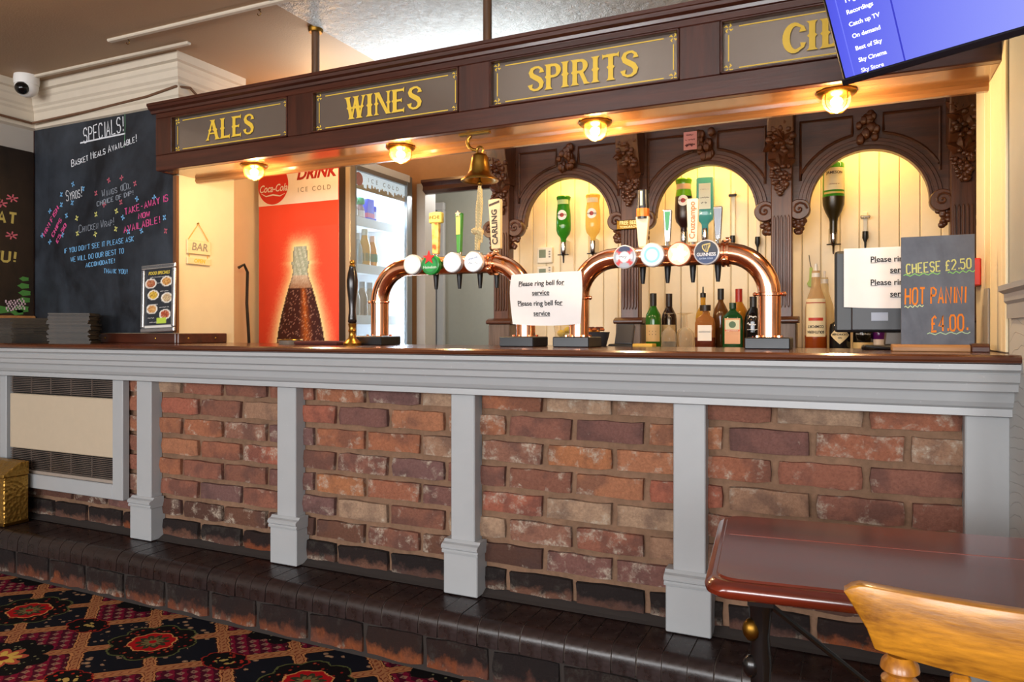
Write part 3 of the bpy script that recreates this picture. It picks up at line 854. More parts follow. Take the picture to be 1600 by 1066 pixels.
# ================================================================== sign canopy over the bar
CY = 2.24; SZ = 1.80; CT = 2.085; CXL = -2.763; CXR = XN - .002
cn = thing('sign_canopy', 'dark mahogany canopy above the bar with gilded drink signs', 'canopy', (-1.2, 2.34, SZ))
PAN = [(-2.669 + i * .7713, -2.669 + i * .7713 + .65) for i in range(4)]
PZ0, PZ1 = 1.867, 2.027
build('bottom_rail', bx(CXL, CXR, CY, CY + .03, SZ, PZ0), M['mahog'], cn, .003)
build('top_rail', bx(CXL, CXR, CY, CY + .03, PZ1, CT), M['mahog'], cn, .003)
edges = [CXL] + [e for p in PAN for e in p] + [CXR]
for i in range(0, len(edges), 2):
    build('stile', bx(edges[i], edges[i + 1], CY, CY + .03, PZ0, PZ1), M['mahogv'], cn, .002)
build('crown_moulding', MB().runx([(CY, 2.048), (CY - .008, 2.05), (CY - .01, 2.06), (CY - .022, 2.066), (CY - .026, 2.076), (CY - .03, 2.078), (CY - .03, CT + .004), (CY + .03, CT + .004), (CY + .03, CT), (CY, CT)], CXL - .02, CXR), M['mahog'], cn)
build('end_board', bx(CXL, CXL + .02, CY + .03, 2.325, SZ - .002, CT), M['mahogv'], cn, .002)
build('soffit', MB().box(XR + .001, CXR, CY + .0305, 2.455, SZ, SZ + .012).box(CXL + .02, XR, CY + .0305, 2.325, SZ, SZ + .012), M['soffit'], cn)
build('back_board', bx(XR + .001, CXR, 2.435, 2.455, SZ + .012, CT), M['mahog'], cn)
build('top_board', MB().box(XR + .001, CXR, CY + .03, 2.435, CT - .012, CT).box(CXL + .02, XR, CY + .03, 2.325, CT - .012, CT), M['mahog'], cn)
build('back_trim', MB().runx([(2.428, SZ), (2.426, SZ - .012), (2.434, SZ - .022), (2.452, SZ - .022), (2.456, SZ)], XR + .001, CXR), M['soffit'], cn)
WORDS = ['ALES', 'WINES', 'SPIRITS', 'CIDER']; WPX = [(323, 397), (542, 659), (826, 997), None]
for i, (a, b) in enumerate(PAN):
    gp = build('sign_panel', bx(a, b, CY + .018, CY + .026, PZ0, PZ1), M['signglass'], cn)
    # moulding round the opening
    mm = MB()
    for (xa, xb, za, zb) in ((a, b, PZ0, PZ0 + .007), (a, b, PZ1 - .007, PZ1), (a, a + .007, PZ0, PZ1), (b - .007, b, PZ0, PZ1)):
        mm.box(xa, xb, CY - .004, CY + .018, za, zb)
    build('panel_moulding', mm, M['mahog'], gp, .002)
    cx = (a + b) / 2; cz = (PZ0 + PZ1) / 2
    tw = .30 if WPX[i] is None else onY(WPX[i][1], 150, CY + .018).x - onY(WPX[i][0], 150, CY + .018).x
    tx = cx if WPX[i] is None else (onY(WPX[i][1], 150, CY + .018).x + onY(WPX[i][0], 150, CY + .018).x) / 2
    shd = saloon(WORDS[i], .086, tw)
    write('lettering_shade', shd, facing((tx + .0022, CY + .018, cz - .0022)), flat('4a3410', .5), gp, .0006)
    write('lettering', saloon(WORDS[i], .084, tw), facing((tx, CY + .018, cz)), M['gold'], gp, .0014)
    ln = MB(); ix, iz, t_ = .022, .020, .0035
    ln.poly([(-.325 + ix + .03, .08 - iz), (.325 - ix - .03, .08 - iz), (.325 - ix - .03, .08 - iz + t_), (-.325 + ix + .03, .08 - iz + t_)])
    ln.poly([(-.325 + ix + .03, -.08 + iz - t_), (.325 - ix - .03, -.08 + iz - t_), (.325 - ix - .03, -.08 + iz), (-.325 + ix + .03, -.08 + iz)])
    for sx_ in (-1, 1):
        xx = sx_ * (.325 - ix); ln.poly([(xx - t_ / 2, -.08 + iz + .02), (xx + t_ / 2, -.08 + iz + .02), (xx + t_ / 2, .08 - iz - .02), (xx - t_ / 2, .08 - iz - .02)])
    write('border_line', ln, facing((cx, CY + .018, cz)), M['gold'], gp, .0012)
    for sx_ in (-1, 1):
        for sz_ in (-1, 1):
            q = MB(); ox, oz = sx_ * (.325 - ix), sz_ * (.08 - iz)
            for k in range(4):
                aa = R(45 + 90 * k)
                q.ribbon([(ox + math.cos(aa) * .003, oz + math.sin(aa) * .003), (ox + math.cos(aa) * .010, oz + math.sin(aa) * .010), (ox + math.cos(aa + .5) * .014, oz + math.sin(aa + .5) * .014)], [.003, .006, .002])
            write('corner_ornament', q, facing((cx, CY + .018, cz)), M['gold'], gp, .0012)
for xx in (-1.955, -1.18, -.40, .2):
    p_ = build('support_pole', MB().lathe([(.016, CT + .002), (.016, CEIL - .012)], 14, Matrix.Translation((xx, 2.33, 0))), M['pole'], cn)
    build('ceiling_flange', MB().lathe([(.026, CEIL - .02), (.03, CEIL - .012), (.03, CEIL - .0005)], 16, Matrix.Translation((xx, 2.33, 0))), M['oldbrass'], p_)
# bulkhead lights under the canopy
bulb = emit('ffd49a', 80.0, 'fff0d0')
LPX = [(397, 258), (633, 232), (929, 190), (1307, 143)]
LLAB = ['round brass bulkhead light over the red fridge', 'round brass bulkhead light left of the brass bell', 'round brass bulkhead light above the first arch', 'round brass bulkhead light beside the television screen']
for i, (px, py) in enumerate(LPX):
    c = onZ(px, py, SZ); lx, ly = c.x, 2.336
    t = thing('bulkhead_light', LLAB[i], 'light', (lx, ly, SZ - .06), 0, 'bulkhead lights under the canopy')
    T = Matrix.Translation((lx, ly, SZ))
    build('back_plate', MB().lathe([(.0, -.0005), (.055, -.0005), (.056, -.006), (.050, -.012), (.040, -.014), (.0, -.014)], 28, T, caps=False), M['brass'], t)
    build('glass_shade', MB().lathe([(.038, -.014), (.039, -.03), (.034, -.045), (.02, -.056), (.0, -.06)], 24, T, caps=False), glassy('ffe9c0', .10), t)
    b_ = build('light_bulb', MB().ball((lx, ly, SZ - .03), (.017, .017, .015), 14, 8), bulb, t)
    cage = MB()
    for k in range(4):
        aa = R(45 + 90 * k); cage.tube([(lx + math.cos(aa) * r_, ly + math.sin(aa) * r_, SZ + z_) for r_, z_ in ((.041, -.014), (.042, -.03), (.037, -.047), (.021, -.059), (.0, -.063))], .0014, 6)
    build('cage', cage, M['brass'], t)
    l_ = lamp('bulkhead_lamp', 'POINT', (lx, ly, SZ - .075), 9.0, (1.0, .69, .36), .03)
# brass bell on its hook, with a knotted rope
bl = thing('brass_bell', 'brass bar bell hanging from the canopy on a hook with knotted cream rope', 'bell', (-1.19, 2.29, 1.40))
bp = Matrix.Translation((-1.19, 2.29, 0))
build('hook', MB().tube([(-1.225, 2.29, 1.792), (-1.236, 2.29, 1.783), (-1.24, 2.29, 1.77), (-1.232, 2.29, 1.752), (-1.215, 2.29, 1.742), (-1.197, 2.29, 1.738)], [.006, .007, .007, .0065, .006, .005], 10).box(-1.27, -1.15, 2.28, 2.30, 1.7945, 1.7995), M['brass'], bl)
bell = build('bell_body', MB().lathe([(.0, 1.728), (.012, 1.728), (.024, 1.722), (.030, 1.712), (.033, 1.69), (.038, 1.665), (.046, 1.65), (.058, 1.641), (.066, 1.634), (.067, 1.629), (.062, 1.629), (.05, 1.636), (.03, 1.66), (.0, 1.67)], 32, bp, caps=False), M['brass'], bl)
build('crown_loop', MB().tube([(-1.19 + .012 * math.cos(R(a)), 2.29, 1.738 + .012 * math.sin(R(a))) for a in range(0, 360, 30)], .0045, 8, True), M['brass'], bell)
build('clapper', MB().tube([(-1.19, 2.29, 1.665), (-1.19, 2.29, 1.625)], .004, 8).ball((-1.19, 2.29, 1.620), .010), M['oldbrass'], bell)
rp = NT('cream_rope'); rp.base(rp.mix(rp.noise(60, 2), 'c9b27c', 'e4d3a4'), .9)
w_ = rp.node('ShaderNodeTexWave', bands_direction='DIAGONAL'); w_.inputs['Scale'].default_value = 60; rp.l.new(rp.tc(), w_.inputs['Vector']); rp.bump(w_.outputs['Fac'], .8, .004)
rope = MB().tube([(-1.19, 2.29, 1.612), (-1.191, 2.29, 1.57), (-1.193, 2.29, 1.53), (-1.195, 2.29, 1.47), (-1.197, 2.29, 1.44), (-1.2, 2.29, 1.385)], [.006, .009, .012, .010, .011, .009], 12)
rope.tube([(-1.184, 2.285, 1.60), (-1.18, 2.283, 1.55), (-1.184, 2.284, 1.50), (-1.188, 2.285, 1.46)], .006, 8)
build('rope', rope, rp.m, bl)
kn = MB().ball((-1.203, 2.283, 1.452), (.018, .014, .013)).ball((-1.185, 2.283, 1.448), (.014, .013, .014)).tube([(-1.18, 2.28, 1.45), (-1.176, 2.279, 1.43), (-1.178, 2.278, 1.41)], .004, 6).tube([(-1.186, 2.28, 1.445), (-1.183, 2.279, 1.42)], .004, 6)
build('knot', kn, rp.m, bl)

# ================================================================== carved back bar with three arches
BBY = 3.50
bb = thing('back_bar', 'carved dark oak back bar with three arches on fluted pilasters', 'back bar', (-.6, 3.5, 0))
PC = [-1.66, -.97, -.28, .41]; AC = [-1.315, -.625, .065]; AR = .237; SPR = 1.648; BTOP = 2.20
# front board pierced by the three arches
pts = [(-1.72, BTOP), (-1.72, SPR - .012)]
for ac in AC:
    pts += [(ac - AR, SPR - .012), (ac - AR, SPR)] + [(ac + AR * math.cos(R(180 - 7.5 * k)), SPR + AR * math.sin(R(180 - 7.5 * k))) for k in range(1, 24)] + [(ac + AR, SPR), (ac + AR, SPR - .012)]
pts += [(.54, SPR - .012), (.54, BTOP)]
fm = Matrix(((1, 0, 0, 0), (0, 0, 1, 0), (0, 1, 0, 0), (0, 0, 0, 1)))
build('arch_board', MB().prism(pts, BBY, BBY + .03, fm), M['carvedx'], bb)
for ac in AC:
    ring = MB()
    def arcring(r0, r1, y0, y1):
        n = 30; vs = []
        for k in range(n + 1):
            a = R(180 - 6 * k); c_, s_ = math.cos(a), math.sin(a)
            vs += [(ac + r0 * c_, y1, SPR + r0 * s_), (ac + r0 * c_, y0, SPR + r0 * s_), (ac + r1 * c_, y0, SPR + r1 * s_), (ac + r1 * c_, y1, SPR + r1 * s_)]
        fs = []
        for k in range(n):
            for j in range(4): fs.append((4 * k + j, 4 * k + (j + 1) % 4, 4 * k + 4 + (j + 1) % 4, 4 * k + 4 + j))
        ring.add(vs, fs + [(0, 1, 2, 3), (4 * n, 4 * n + 3, 4 * n + 2, 4 * n + 1)])
    arcring(AR - .003, AR + .045, BBY - .012, BBY); arcring(AR + .012, AR + .03, BBY - .018, BBY - .012); arcring(AR - .006, AR + .006, BBY - .02, BBY + .03)
    build('archivolt', ring, M['carvedx'], bb, .002)
    for sd in (-1, 1):   # sunk spandrel panels edged with a moulding
        e = .345 - .075
        path = [(ac + sd * e, SPR + .12), (ac + sd * e, 2.03), (ac + sd * .06, 2.03), (ac + sd * .06, SPR + AR + .075)]
        rr = AR + .07; a0 = math.acos(.06 / rr); a1 = math.asin(.12 / rr) if .12 < rr else .4
        path += [(ac + sd * rr * math.cos(a0 + (a1 - a0) * k / 8), SPR + rr * math.sin(a0 + (a1 - a0) * k / 8)) for k in range(9) if abs(rr * math.cos(a0 + (a1 - a0) * k / 8)) < e]
        build('spandrel_moulding', MB().tube([(x_, BBY - .002, z_) for x_, z_ in path], .007, 6, True), M['carvedx'], bb)
    kg = MB(); rk = random.Random(int(ac * 100))
    for k in range(26):
        kg.ball((ac + (rk.random() - .5) * .07, BBY - .012 - rk.random() * .02, 1.915 + rk.random() * .12), (.011 + rk.random() * .008, .012, .016 + rk.random() * .01), 7, 5)
    build('keystone_carving', kg, M['carved'], bb)
def leafy(mb, cx, cy, z0, z1, w, n, rnd, size=.017, taper=True):
    for k in range(n):
        f = rnd.random(); zz = z0 + (z1 - z0) * f; ww = w * (.25 + .75 * f if taper else 1)
        mb.ball((cx + (rnd.random() - .5) * ww, cy - rnd.random() * .016, zz), (size * (.8 + rnd.random() * .5), size * .9, size * (.8 + rnd.random() * .4)), 7, 5)
def leaf(mb, cx, cy, cz, l, ang, w):
    d = Vector((math.cos(ang), 0, math.sin(ang))); n_ = Vector((-d.z, 0, d.x)); c = Vector((cx, cy, cz)); vs = [c]
    for k in range(1, 5):
        f = k / 5; ww = w * math.sin(math.pi * min(1, f * 1.05)) * (.75 if k % 2 else 1.0); p = c + d * l * f
        vs += [p + n_ * ww + Vector((0, .004, 0)), p + Vector((0, -.012, 0)), p - n_ * ww + Vector((0, .004, 0))]
    vs.append(c + d * l); fs = [(0, 1, 2), (0, 2, 3)]
    for k in range(3):
        a = 1 + 3 * k; fs += [(a, a + 3, a + 4, a + 1), (a + 1, a + 4, a + 5, a + 2)]
    fs += [(10, 13, 11), (11, 13, 12)]
    mb.add(vs, fs, True)
for j, pc in enumerate(PC):
    P_ = build('pilaster', bx(pc - .0445, pc + .0445, 3.435, BBY - .0005, 1.13, 2.2), M['carved'], bb, .004)
    fl_ = MB()
    for k in range(5):
        xx = pc - .030 + k * .015
        fl_.prism([(xx - .0052, 1.215), (xx, 1.20), (xx + .0052, 1.215), (xx + .0052, 1.60), (xx, 1.615), (xx - .0052, 1.60)], 3.428, 3.4352, fm)
    build('fluting', fl_, M['carved'], P_, .0025)
    build('pilaster_base', bx(pc - .062, pc + .062, 3.41, BBY + .02, 1.0205, 1.134), wood('worn_base_%d' % j, '3c2b22', '7d6b60', 2, .45), P_, .004)
    build('base_moulding', MB().runx([(BBY, 1.134), (3.405, 1.134), (3.398, 1.14), (3.398, 1.15), (3.41, 1.157), (3.43, 1.164), (BBY, 1.164)], pc - .072, pc + .072), M['carvedx'], P_, .002)
    rk = random.Random(40 + j)
    cb = MB().runx([(BBY - .001, 1.86), (3.425, 1.86), (3.405, 1.90), (3.385, 1.96), (3.365, 2.03), (3.36, 2.2), (BBY - .001, 2.2)], pc - .055, pc + .055)
    build('corbel', cb, M['carved'], P_, .006, 2)
    cv = MB(); leafy(cv, pc, 3.395, 1.88, 2.06, .10, 46, rk, .013, False)
    for a_ in range(7): leaf(cv, pc + (rk.random() - .5) * .06, 3.385, 1.90 + rk.random() * .12, .06, R(rk.random() * 360), .022)
    build('corbel_carving', cv, M['carved'], P_)
    gb = MB(); leafy(gb, pc, 3.425, 1.705, 1.825, .105, 60, rk, .0105)
    for a_ in (150, 30, 100, 70): leaf(gb, pc, 3.418, 1.82, .07, R(a_), .024)
    build('grape_bunch', gb, M['carved'], P_)
    for sd in (-1, 1):
        bx_ = pc + sd * .072
        sv = MB().lathe([(.0, -.05), (.042, -.05), (.046, -.044), (.046, .0), (.042, .006), (.0, .006)], 22, frame((bx_, 3.495, 1.636), (1, 0, 0), (0, 0, 1)) @ Matrix.Scale(-1, 4, (0, 0, 1)), caps=False)
        sp = [(bx_ + sd * .0 + (.034 - .0045 * k * .5) * math.cos(R(40 * k)) * (1 - k / 30), 3.440, 1.636 + (.034 - .0045 * k * .5) * math.sin(R(40 * k)) * (1 - k / 30)) for k in range(16)]
        sv.tube(sp, .005, 6)
        build('scroll', sv, M['carved'], P_)
        gg = MB(); leafy(gg, bx_ - sd * .008, 3.48, 1.535, 1.595, .06, 18, rk, .013)
        build('scroll_grapes', gg, M['carved'], P_)
build('shelf', bx(-1.74, .62, 3.20, 3.748, 1.0, 1.0198), flat('6a4a30', .35), bb)
build('cabinet_body', bx(-1.74, .62, 3.24, 3.748, .0, 1.0), flat('3a2a20', .5), bb)
build('top_cap', bx(-1.74, .62, 3.34, 3.748, 2.2, 2.215), M['carvedx'], bb)
for ac in AC:   # warm strips tucked behind the arch heads
    lamp('arch_strip', 'AREA', (ac, 3.60, 2.02), 3.0, (1.0, .58, .17), .40, .05, (0, .25, -1))
# brass plate and little sign on the back bar
fb = thing('brass_plate', 'small brass plate reading free beer tomorrow on the middle pilaster', 'sign', (-.967, 3.42, 1.588))
pl_ = build('plate', bx(-1.03, -.905, 3.416, 3.422, 1.588, 1.634), M['oldbrass'], fb, .004)
write('lettering', text_mb('FREE BEER', .026, .0004, 0, sx=.82), facing((-.967, 3.416, 1.619)), flat('e2cf92', .4, .6), pl_)
write('lettering', text_mb('TOMORROW', .015, .0003, 0, sx=1.0), facing((-.967, 3.416, 1.599)), flat('e2cf92', .4, .6), pl_)
pk = thing('pink_sign', 'small pink printed card hanging above the middle arch', 'sign', (-.686, 3.45, 1.951))
c_ = build('card', bx(-.717, -.655, 3.462, 3.464, 1.951, 2.036), flat('d99aa6', .6), pk)
write('lettering', squiggle(.036, .011, 1), facing((-.686, 3.462, 2.020)), flat('5a1f2e', .6), c_)
write('lettering', squiggle(.046, .012, 2), facing((-.686, 3.462, 1.998)), flat('5a1f2e', .6), c_)
write('lettering', squiggle(.046, .020, 3, .006), facing((-.686, 3.462, 1.972)), flat('5a1f2e', .6), c_)
build('string', MB().tube([(-.712, 3.464, 2.036), (-.70, 3.466, 2.075), (-.66, 3.464, 2.036)], .001, 5), M['ink'], pk)
# ================================================================== boards on the left
sb = thing('specials_board', 'large black specials chalkboard covering the wall left of the sign canopy', 'chalkboard', (-3.24, YS, 1.09))
slab = build('slate', bx(WL + .004, XR - .022, YS - .012, YS - .0005, 1.09, 2.112), M['slate'], sb)
build('edge_strip', bx(XR - .022, XR - .001, YS - .014, YS - .0005, 1.09, SZ - .004), wood('strip_wood', '4a2c1a', '8a5a34', 2, .5), sb)
build('edge_strip', bx(WL + .0005, WL + .004, YS - .014, YS - .0005, 1.09, 2.112), M['mahogv'], sb)
CHK = {'w': flat('dfe3e8', .9), 'p': flat('d8508c', .9), 'b': flat('76b4e4', .9), 'y': flat('d9d67c', .9), 'g': flat('8b939e', .9), 'r': flat('c06070', .9)}
def on_board(text, px, py, hpx, col, rot=0.0, w=.006, sx=.62, wpx=None):
    c = onY(px, py, YS - .0125); zc = 1.0 / ((ray(px, py).y)) * (YS - .0125)
    h = hpx * zc / F_PX; mb = chalk(text, h, w, sx=sx)
    if wpx:
        want = onY(px + wpx / 2, py, YS).x - onY(px - wpx / 2, py, YS).x; k = want / max(mb.width, 1e-4)
        for p in mb.v: p.x *= k
    m = facing(c) @ Matrix.Rotation(rot, 4, 'Z')
    write('chalk_writing', mb, m, CHK[col], slab, .0006)
on_board('SPECIALS!', 162, 203, 23, 'w', R(5), .0065, wpx=64)
u_ = MB().ribbon([(-.16, 0), (0, .006), (.16, .01)], .007); write('chalk_writing', u_, facing(onY(160, 218, YS - .0125)), CHK['w'], slab, .0006)
write('chalk_writing', MB().ribbon([(0, .10), (.003, 0), (-.003, -.10)], .004), facing(onY(195, 197, YS - .0125)), flat('5f8f6a', .9), slab, .0006)
on_board('Basket Meals Available!', 162, 236, 11, 'w', R(9), .0036, wpx=104)
on_board('Syros!', 116, 303, 16, 'w', R(6), .0036, wpx=26)
on_board('Wings (10),', 182, 296, 11, 'g', R(7), .003, wpx=46)
on_board('CHOICE OF DIP!', 180, 310, 7, 'g', R(8), .003, wpx=58)
on_board('TAKE-AWAY IS', 229, 320, 10, 'p', R(9), .0036, wpx=70)
on_board('NOW', 226, 336, 8, 'p', R(5), .0036, wpx=19)
on_board('AVAILABLE!', 222, 351, 10, 'p', R(8), .0036, wpx=58)
on_board('Chicken Wrap!', 151, 352, 12, 'g', R(5), .003, wpx=56)
on_board('MINI FISH', 80, 345, 7, 'p', R(50), .0036, wpx=36)
on_board('CHIPS', 89, 355, 6, 'p', R(50), .0036, wpx=22)
on_board('£5.50', 96, 364, 6, 'p', R(50), .0036, wpx=24)
on_board("IF YOU DON'T SEE IT PLEASE ASK", 154, 383, 7.5, 'b', R(4), .003, wpx=110)
on_board('WE WILL DO OUR BEST TO', 152, 399, 7.5, 'b', R(4), .003, wpx=84)
on_board('ACCOMODATE!', 157, 411, 6.5, 'b', R(4), .003, wpx=46)
on_board('THANK YOU!', 181, 424, 7, 'b', R(-3), .0028, wpx=38)
for px, py, c in ((114, 288, 'b'), (130, 295, 'b'), (96, 304, 'b'), (113, 317, 'b'), (96, 320, 'b'), (78, 330, 'b'), (104, 337, 'b'), (66, 368, 'b'), (78, 378, 'b'), (98, 367, 'b'),
                  (170, 282, 'r'), (190, 278, 'r'), (211, 287, 'r'), (150, 302, 'r'), (163, 320, 'r'), (189, 316, 'r'), (120, 341, 'y'), (150, 335, 'y'), (182, 330, 'y'), (121, 365, 'y'), (149, 366, 'y'), (181, 358, 'y'),
                  (214, 311, 'b'), (241, 309, 'b'), (192, 340, 'b'), (257, 340, 'b'), (201, 362, 'b'), (221, 361, 'b'), (259, 361, 'r')):
    s_ = MB(); a0 = (px * 37 % 90)
    for k in range(2): a = R(a0 + 75 * k); s_.ribbon([(-.013 * math.cos(a), -.013 * math.sin(a)), (.013 * math.cos(a), .013 * math.sin(a))], .006)
    write('chalk_star', s_, facing(onY(px, py, YS - .0125)), CHK[c], slab, .0006)
# brown blackboard on the left-hand wall
XB = WL + .014
lbd = thing('menu_board', 'brown-black chalkboard with painted vine on the left wall', 'chalkboard', (XB, 1.6, 1.14))
s2 = build('slate', bx(WL + .0005, XB, .95, 2.318, 1.175, 1.998), M['slateb'], lbd)
build('frame_rail', bx(WL + .0005, XB + .012, .93, 2.322, 1.142, 1.1745), M['palewood'], lbd, .003)
def on_left(text, px, py, hpx, col, align_right=True, w=.012):
    c = onX(px, py, XB); zc = (c.y) / ray(px, py).y; h = hpx * zc / F_PX; mb = chalk(text, h, w, sx=1.0)
    sh = -mb.width / 2 if align_right else 0
    write('chalk_writing', mb, facing_px(c + Vector((0, sh, 0))), col, s2, .0006)
ych = flat('b3a458', .9)
on_left('A', 5, 304, 18, ych); on_left('- AT', 30, 343, 16, ych); on_left('MENU!', 27, 402, 16, ych)
for px, py in ((19, 310), (2, 318), (18, 368)):
    s_ = MB()
    for k in range(3): a = R(60 * k + 20); s_.ribbon([(-.03 * math.cos(a), -.02 * math.sin(a)), (.03 * math.cos(a), .02 * math.sin(a))], .007)
    write('chalk_star', s_, facing_px(onX(px, py, XB)), CHK['r'], s2, .0006)
gr = MB(); lf = MB()
for k in range(46):
    px = 9 + (k * 7 % 31); py = 470 + (k * 5 % 17) - (px - 9) * .1; c = onX(px, py, XB)
    gr.lathe([(.0, 0), (.0042, 0)], 8, facing_px((c.x, c.y, c.z)) @ Matrix.Translation((0, 0, .001)), caps=False)
for px, py, r_ in ((38, 436, .013), (37, 447, .016), (39, 458, .017), (38, 469, .017), (3, 484, .022), (33, 483, .022), (27, 488, .018)):
    c = onX(px, py, XB); pts = [(r_ * (1.5 + .5 * (k % 2)) * math.cos(R(36 * k)) , r_ * (.75 + .2 * (k % 2)) * math.sin(R(36 * k))) for k in range(10)]
    lf.poly(pts, facing_px(c) @ Matrix.Translation((0, 0, .0006)))
build('painted_leaves', lf, flat('3f7d36', .7), s2); build('painted_grapes', gr, flat('c9b4c6', .7), s2)
# snap-frame food poster leaning on the upstand
mf = thing('framed_poster', 'silver snap frame with a food specials poster propped against the chalkboard', 'poster frame', (-2.82, 2.31, 1.09))
mm4 = frame((-2.815, 2.302, 1.246), (1, .012, .035), (-.035, .05, 1))
fw, fh, t_ = .213, .306, .021
def frail(x0, x1, y0, y1): return MB().box(x0, x1, y0, y1, .0, .012, mm4)
for a in ((-fw / 2, fw / 2, -fh / 2, -fh / 2 + t_), (-fw / 2, fw / 2, fh / 2 - t_, fh / 2), (-fw / 2, -fw / 2 + t_, -fh / 2 + t_, fh / 2 - t_), (fw / 2 - t_, fw / 2, -fh / 2 + t_, fh / 2 - t_)):
    build('frame_rail', frail(*a), flat('c9cacc', .25, .85), mf, .005, 2)
plates = [(.2, .76, 'b5623f'), (.78, .78, 'd99a4a'), (.3, .56, 'e0b832'), (.8, .50, 'c9b08a'), (.26, .32, 'd79a58'), (.74, .22, 'b5482e')]
def poster(u, v):
    c = hexc('2c2f35')
    rr = random.Random(int(u * 400) * 977 + int(v * 700))
    for px, py, h_ in plates:
        d = math.hypot((u - px) / .21, (v - py) / .085)
        if d < 1: c = mixc(hexc('ece6da'), c, 0)
        if d < .78: c = mixc(hexc(h_), hexc('f0dca0' if rr.random() < .4 else '6a3a22'), rr.random() * .6)
    if abs(v - .12) < .05 and abs(u - .62) < .17: c = hexc('b9d24a')
    if v < .035: c = hexc('d8d4cc')
    return c
g_, cols = print_grid(fw - 2 * t_, fh - 2 * t_, 40, 64, poster, mm4 @ Matrix.Translation((0, 0, .004)))
po = build('poster', g_, M['print'], mf, colors=cols)
write('lettering', text_mb('FOOD SPECIALS', .020, .0004, .2, sx=.92), mm4 @ Matrix.Translation((0, .114, .004)), flat('e8cf4a', .6), po, .0006)
for tx, ty, s_ in ((0, .096, .11), (.0, .068, .03), (.035, .03, .05), (-.035, -.028, .06), (.035, -.042, .06), (-.045, -.088, .04), (-.03, -.108, .05)):
    write('caption', squiggle(s_, .007, int(ty * 1000), .0014), mm4 @ Matrix.Translation((tx, ty, .004)), M['white'], po, .0006)
# two stacks of dark placemats on the bar
def stack(cx, cy, rz, w, d, n, th, label, group, seed, cols_):
    r_ = random.Random(seed); base = None
    for k in range(n):
        mbx = MB().box(-w / 2, w / 2, -d / 2, d / 2, 0, th * .86)
        if base is None:
            base = build('placemat', mbx, cols_, origin=(0, 0, 0)); o_ = base
        else:
            o_ = dup(base)
        o_.location = (cx + (r_.random() - .5) * .012, cy + (r_.random() - .5) * .012, 1.0432 + k * th); o_.rotation_euler = (0, 0, rz + (r_.random() - .5) * .06)
        tag(o_, label, 'placemat', group)
pmw = NT('placemat_edge'); pmw.base(pmw.mix(pmw.noise(40, 3), '2b2b2c', '4a4238'), .6)
stack(-3.215, 2.178, R(40), .165, .165, 22, .0062, 'dark square placemat in the stack right under the specials chalkboard', 'placemats stacked under the specials board', 5, pmw.m)
stack(-3.60, 2.19, R(-6), .19, .19, 19, .0062, 'dark square placemat in the stack at the left end of the bar', 'placemats stacked at the end of the bar', 9, pmw.m)
# hanging BAR sign
bs = thing('bar_sign', 'pale wooden bar open sign hanging from a nail on the cream wall', 'sign', (XR, 2.44, 1.40))
pale = wood('sign_wood', 'd8be8a', 'ecd8ae', 1, .6)
for z0, z1, s_, sz in ((1.452, 1.516, 'BAR', .05), (1.404, 1.436, 'OPEN', .024)):
    b_ = build('plank', bx(XR + .002, XR + .012, 2.376, 2.508, z0, z1), pale, bs, .002)
    write('lettering', text_mb(s_, sz, .0008, .15), facing_px((XR + .012, 2.442, (z0 + z1) / 2)), flat('8d8678' if s_ == 'BAR' else 'd8b83a', .6), b_, .0006)
build('cord', MB().tube([(XR + .006, 2.385, 1.516), (XR + .008, 2.440, 1.592), (XR + .006, 2.50, 1.516)], .0022, 6).tube([(XR + .006, 2.39, 1.452), (XR + .006, 2.39, 1.436)], .002, 6).tube([(XR + .006, 2.494, 1.452), (XR + .006, 2.494, 1.436)], .002, 6), flat('c9a24a', .8), bs)
build('nail', MB().ball((XR + .006, 2.44, 1.594), .005, 8, 5), M['oldbrass'], bs)
# loose cables
tag(build('cable', MB().tube([(-3.0, 2.95, 1.44), (-2.99, 2.98, 1.46), (-2.985, 3.0, 1.42), (-2.99, 3.0, 1.25), (-2.985, 3.01, 1.06), (-2.98, 3.02, .6)], .008, 8), M['black']), 'black cable hanging down the cream wall beside the red fridge', 'cable')
tag(build('cable', MB().tube([(WL + .09, 1.2, 2.135), (WL + .045, 2.29, 2.135), (-3.3, YS - .032, 2.15), (-2.9, YS - .032, 2.165), (XR + .02, YS - .034, 2.185), (XR + .045, 2.36, 2.19), (XR + .05, 2.42, 2.15)], .006, 8), flat('6b4a33', .6)), 'brown cable running along the cream cornice', 'cable')
# security camera
cv_ = thing('security_camera', 'white dome security camera under the ceiling in the left corner', 'camera', (-3.575, 2.185, 2.22))
cm = frame((-3.40, 2.10, 2.19), (1, .2, 0), (0, .25, 1))
build('mount', MB().lathe([(.0, 2.3195), (.052, 2.3195), (.054, 2.30), (.052, 2.275), (.0, 2.27)], 24, Matrix.Translation((-3.575, 2.185, 0)), caps=False), M['white'], cv_)
build('body', MB().ball((-3.575, 2.185, 2.265), (.05, .05, .048), 20, 12), M['white'], cv_)
build('lens', MB().ball((-3.56, 2.155, 2.25), (.034, .03, .03), 18, 10), flat('0c0c0e', .08), cv_)

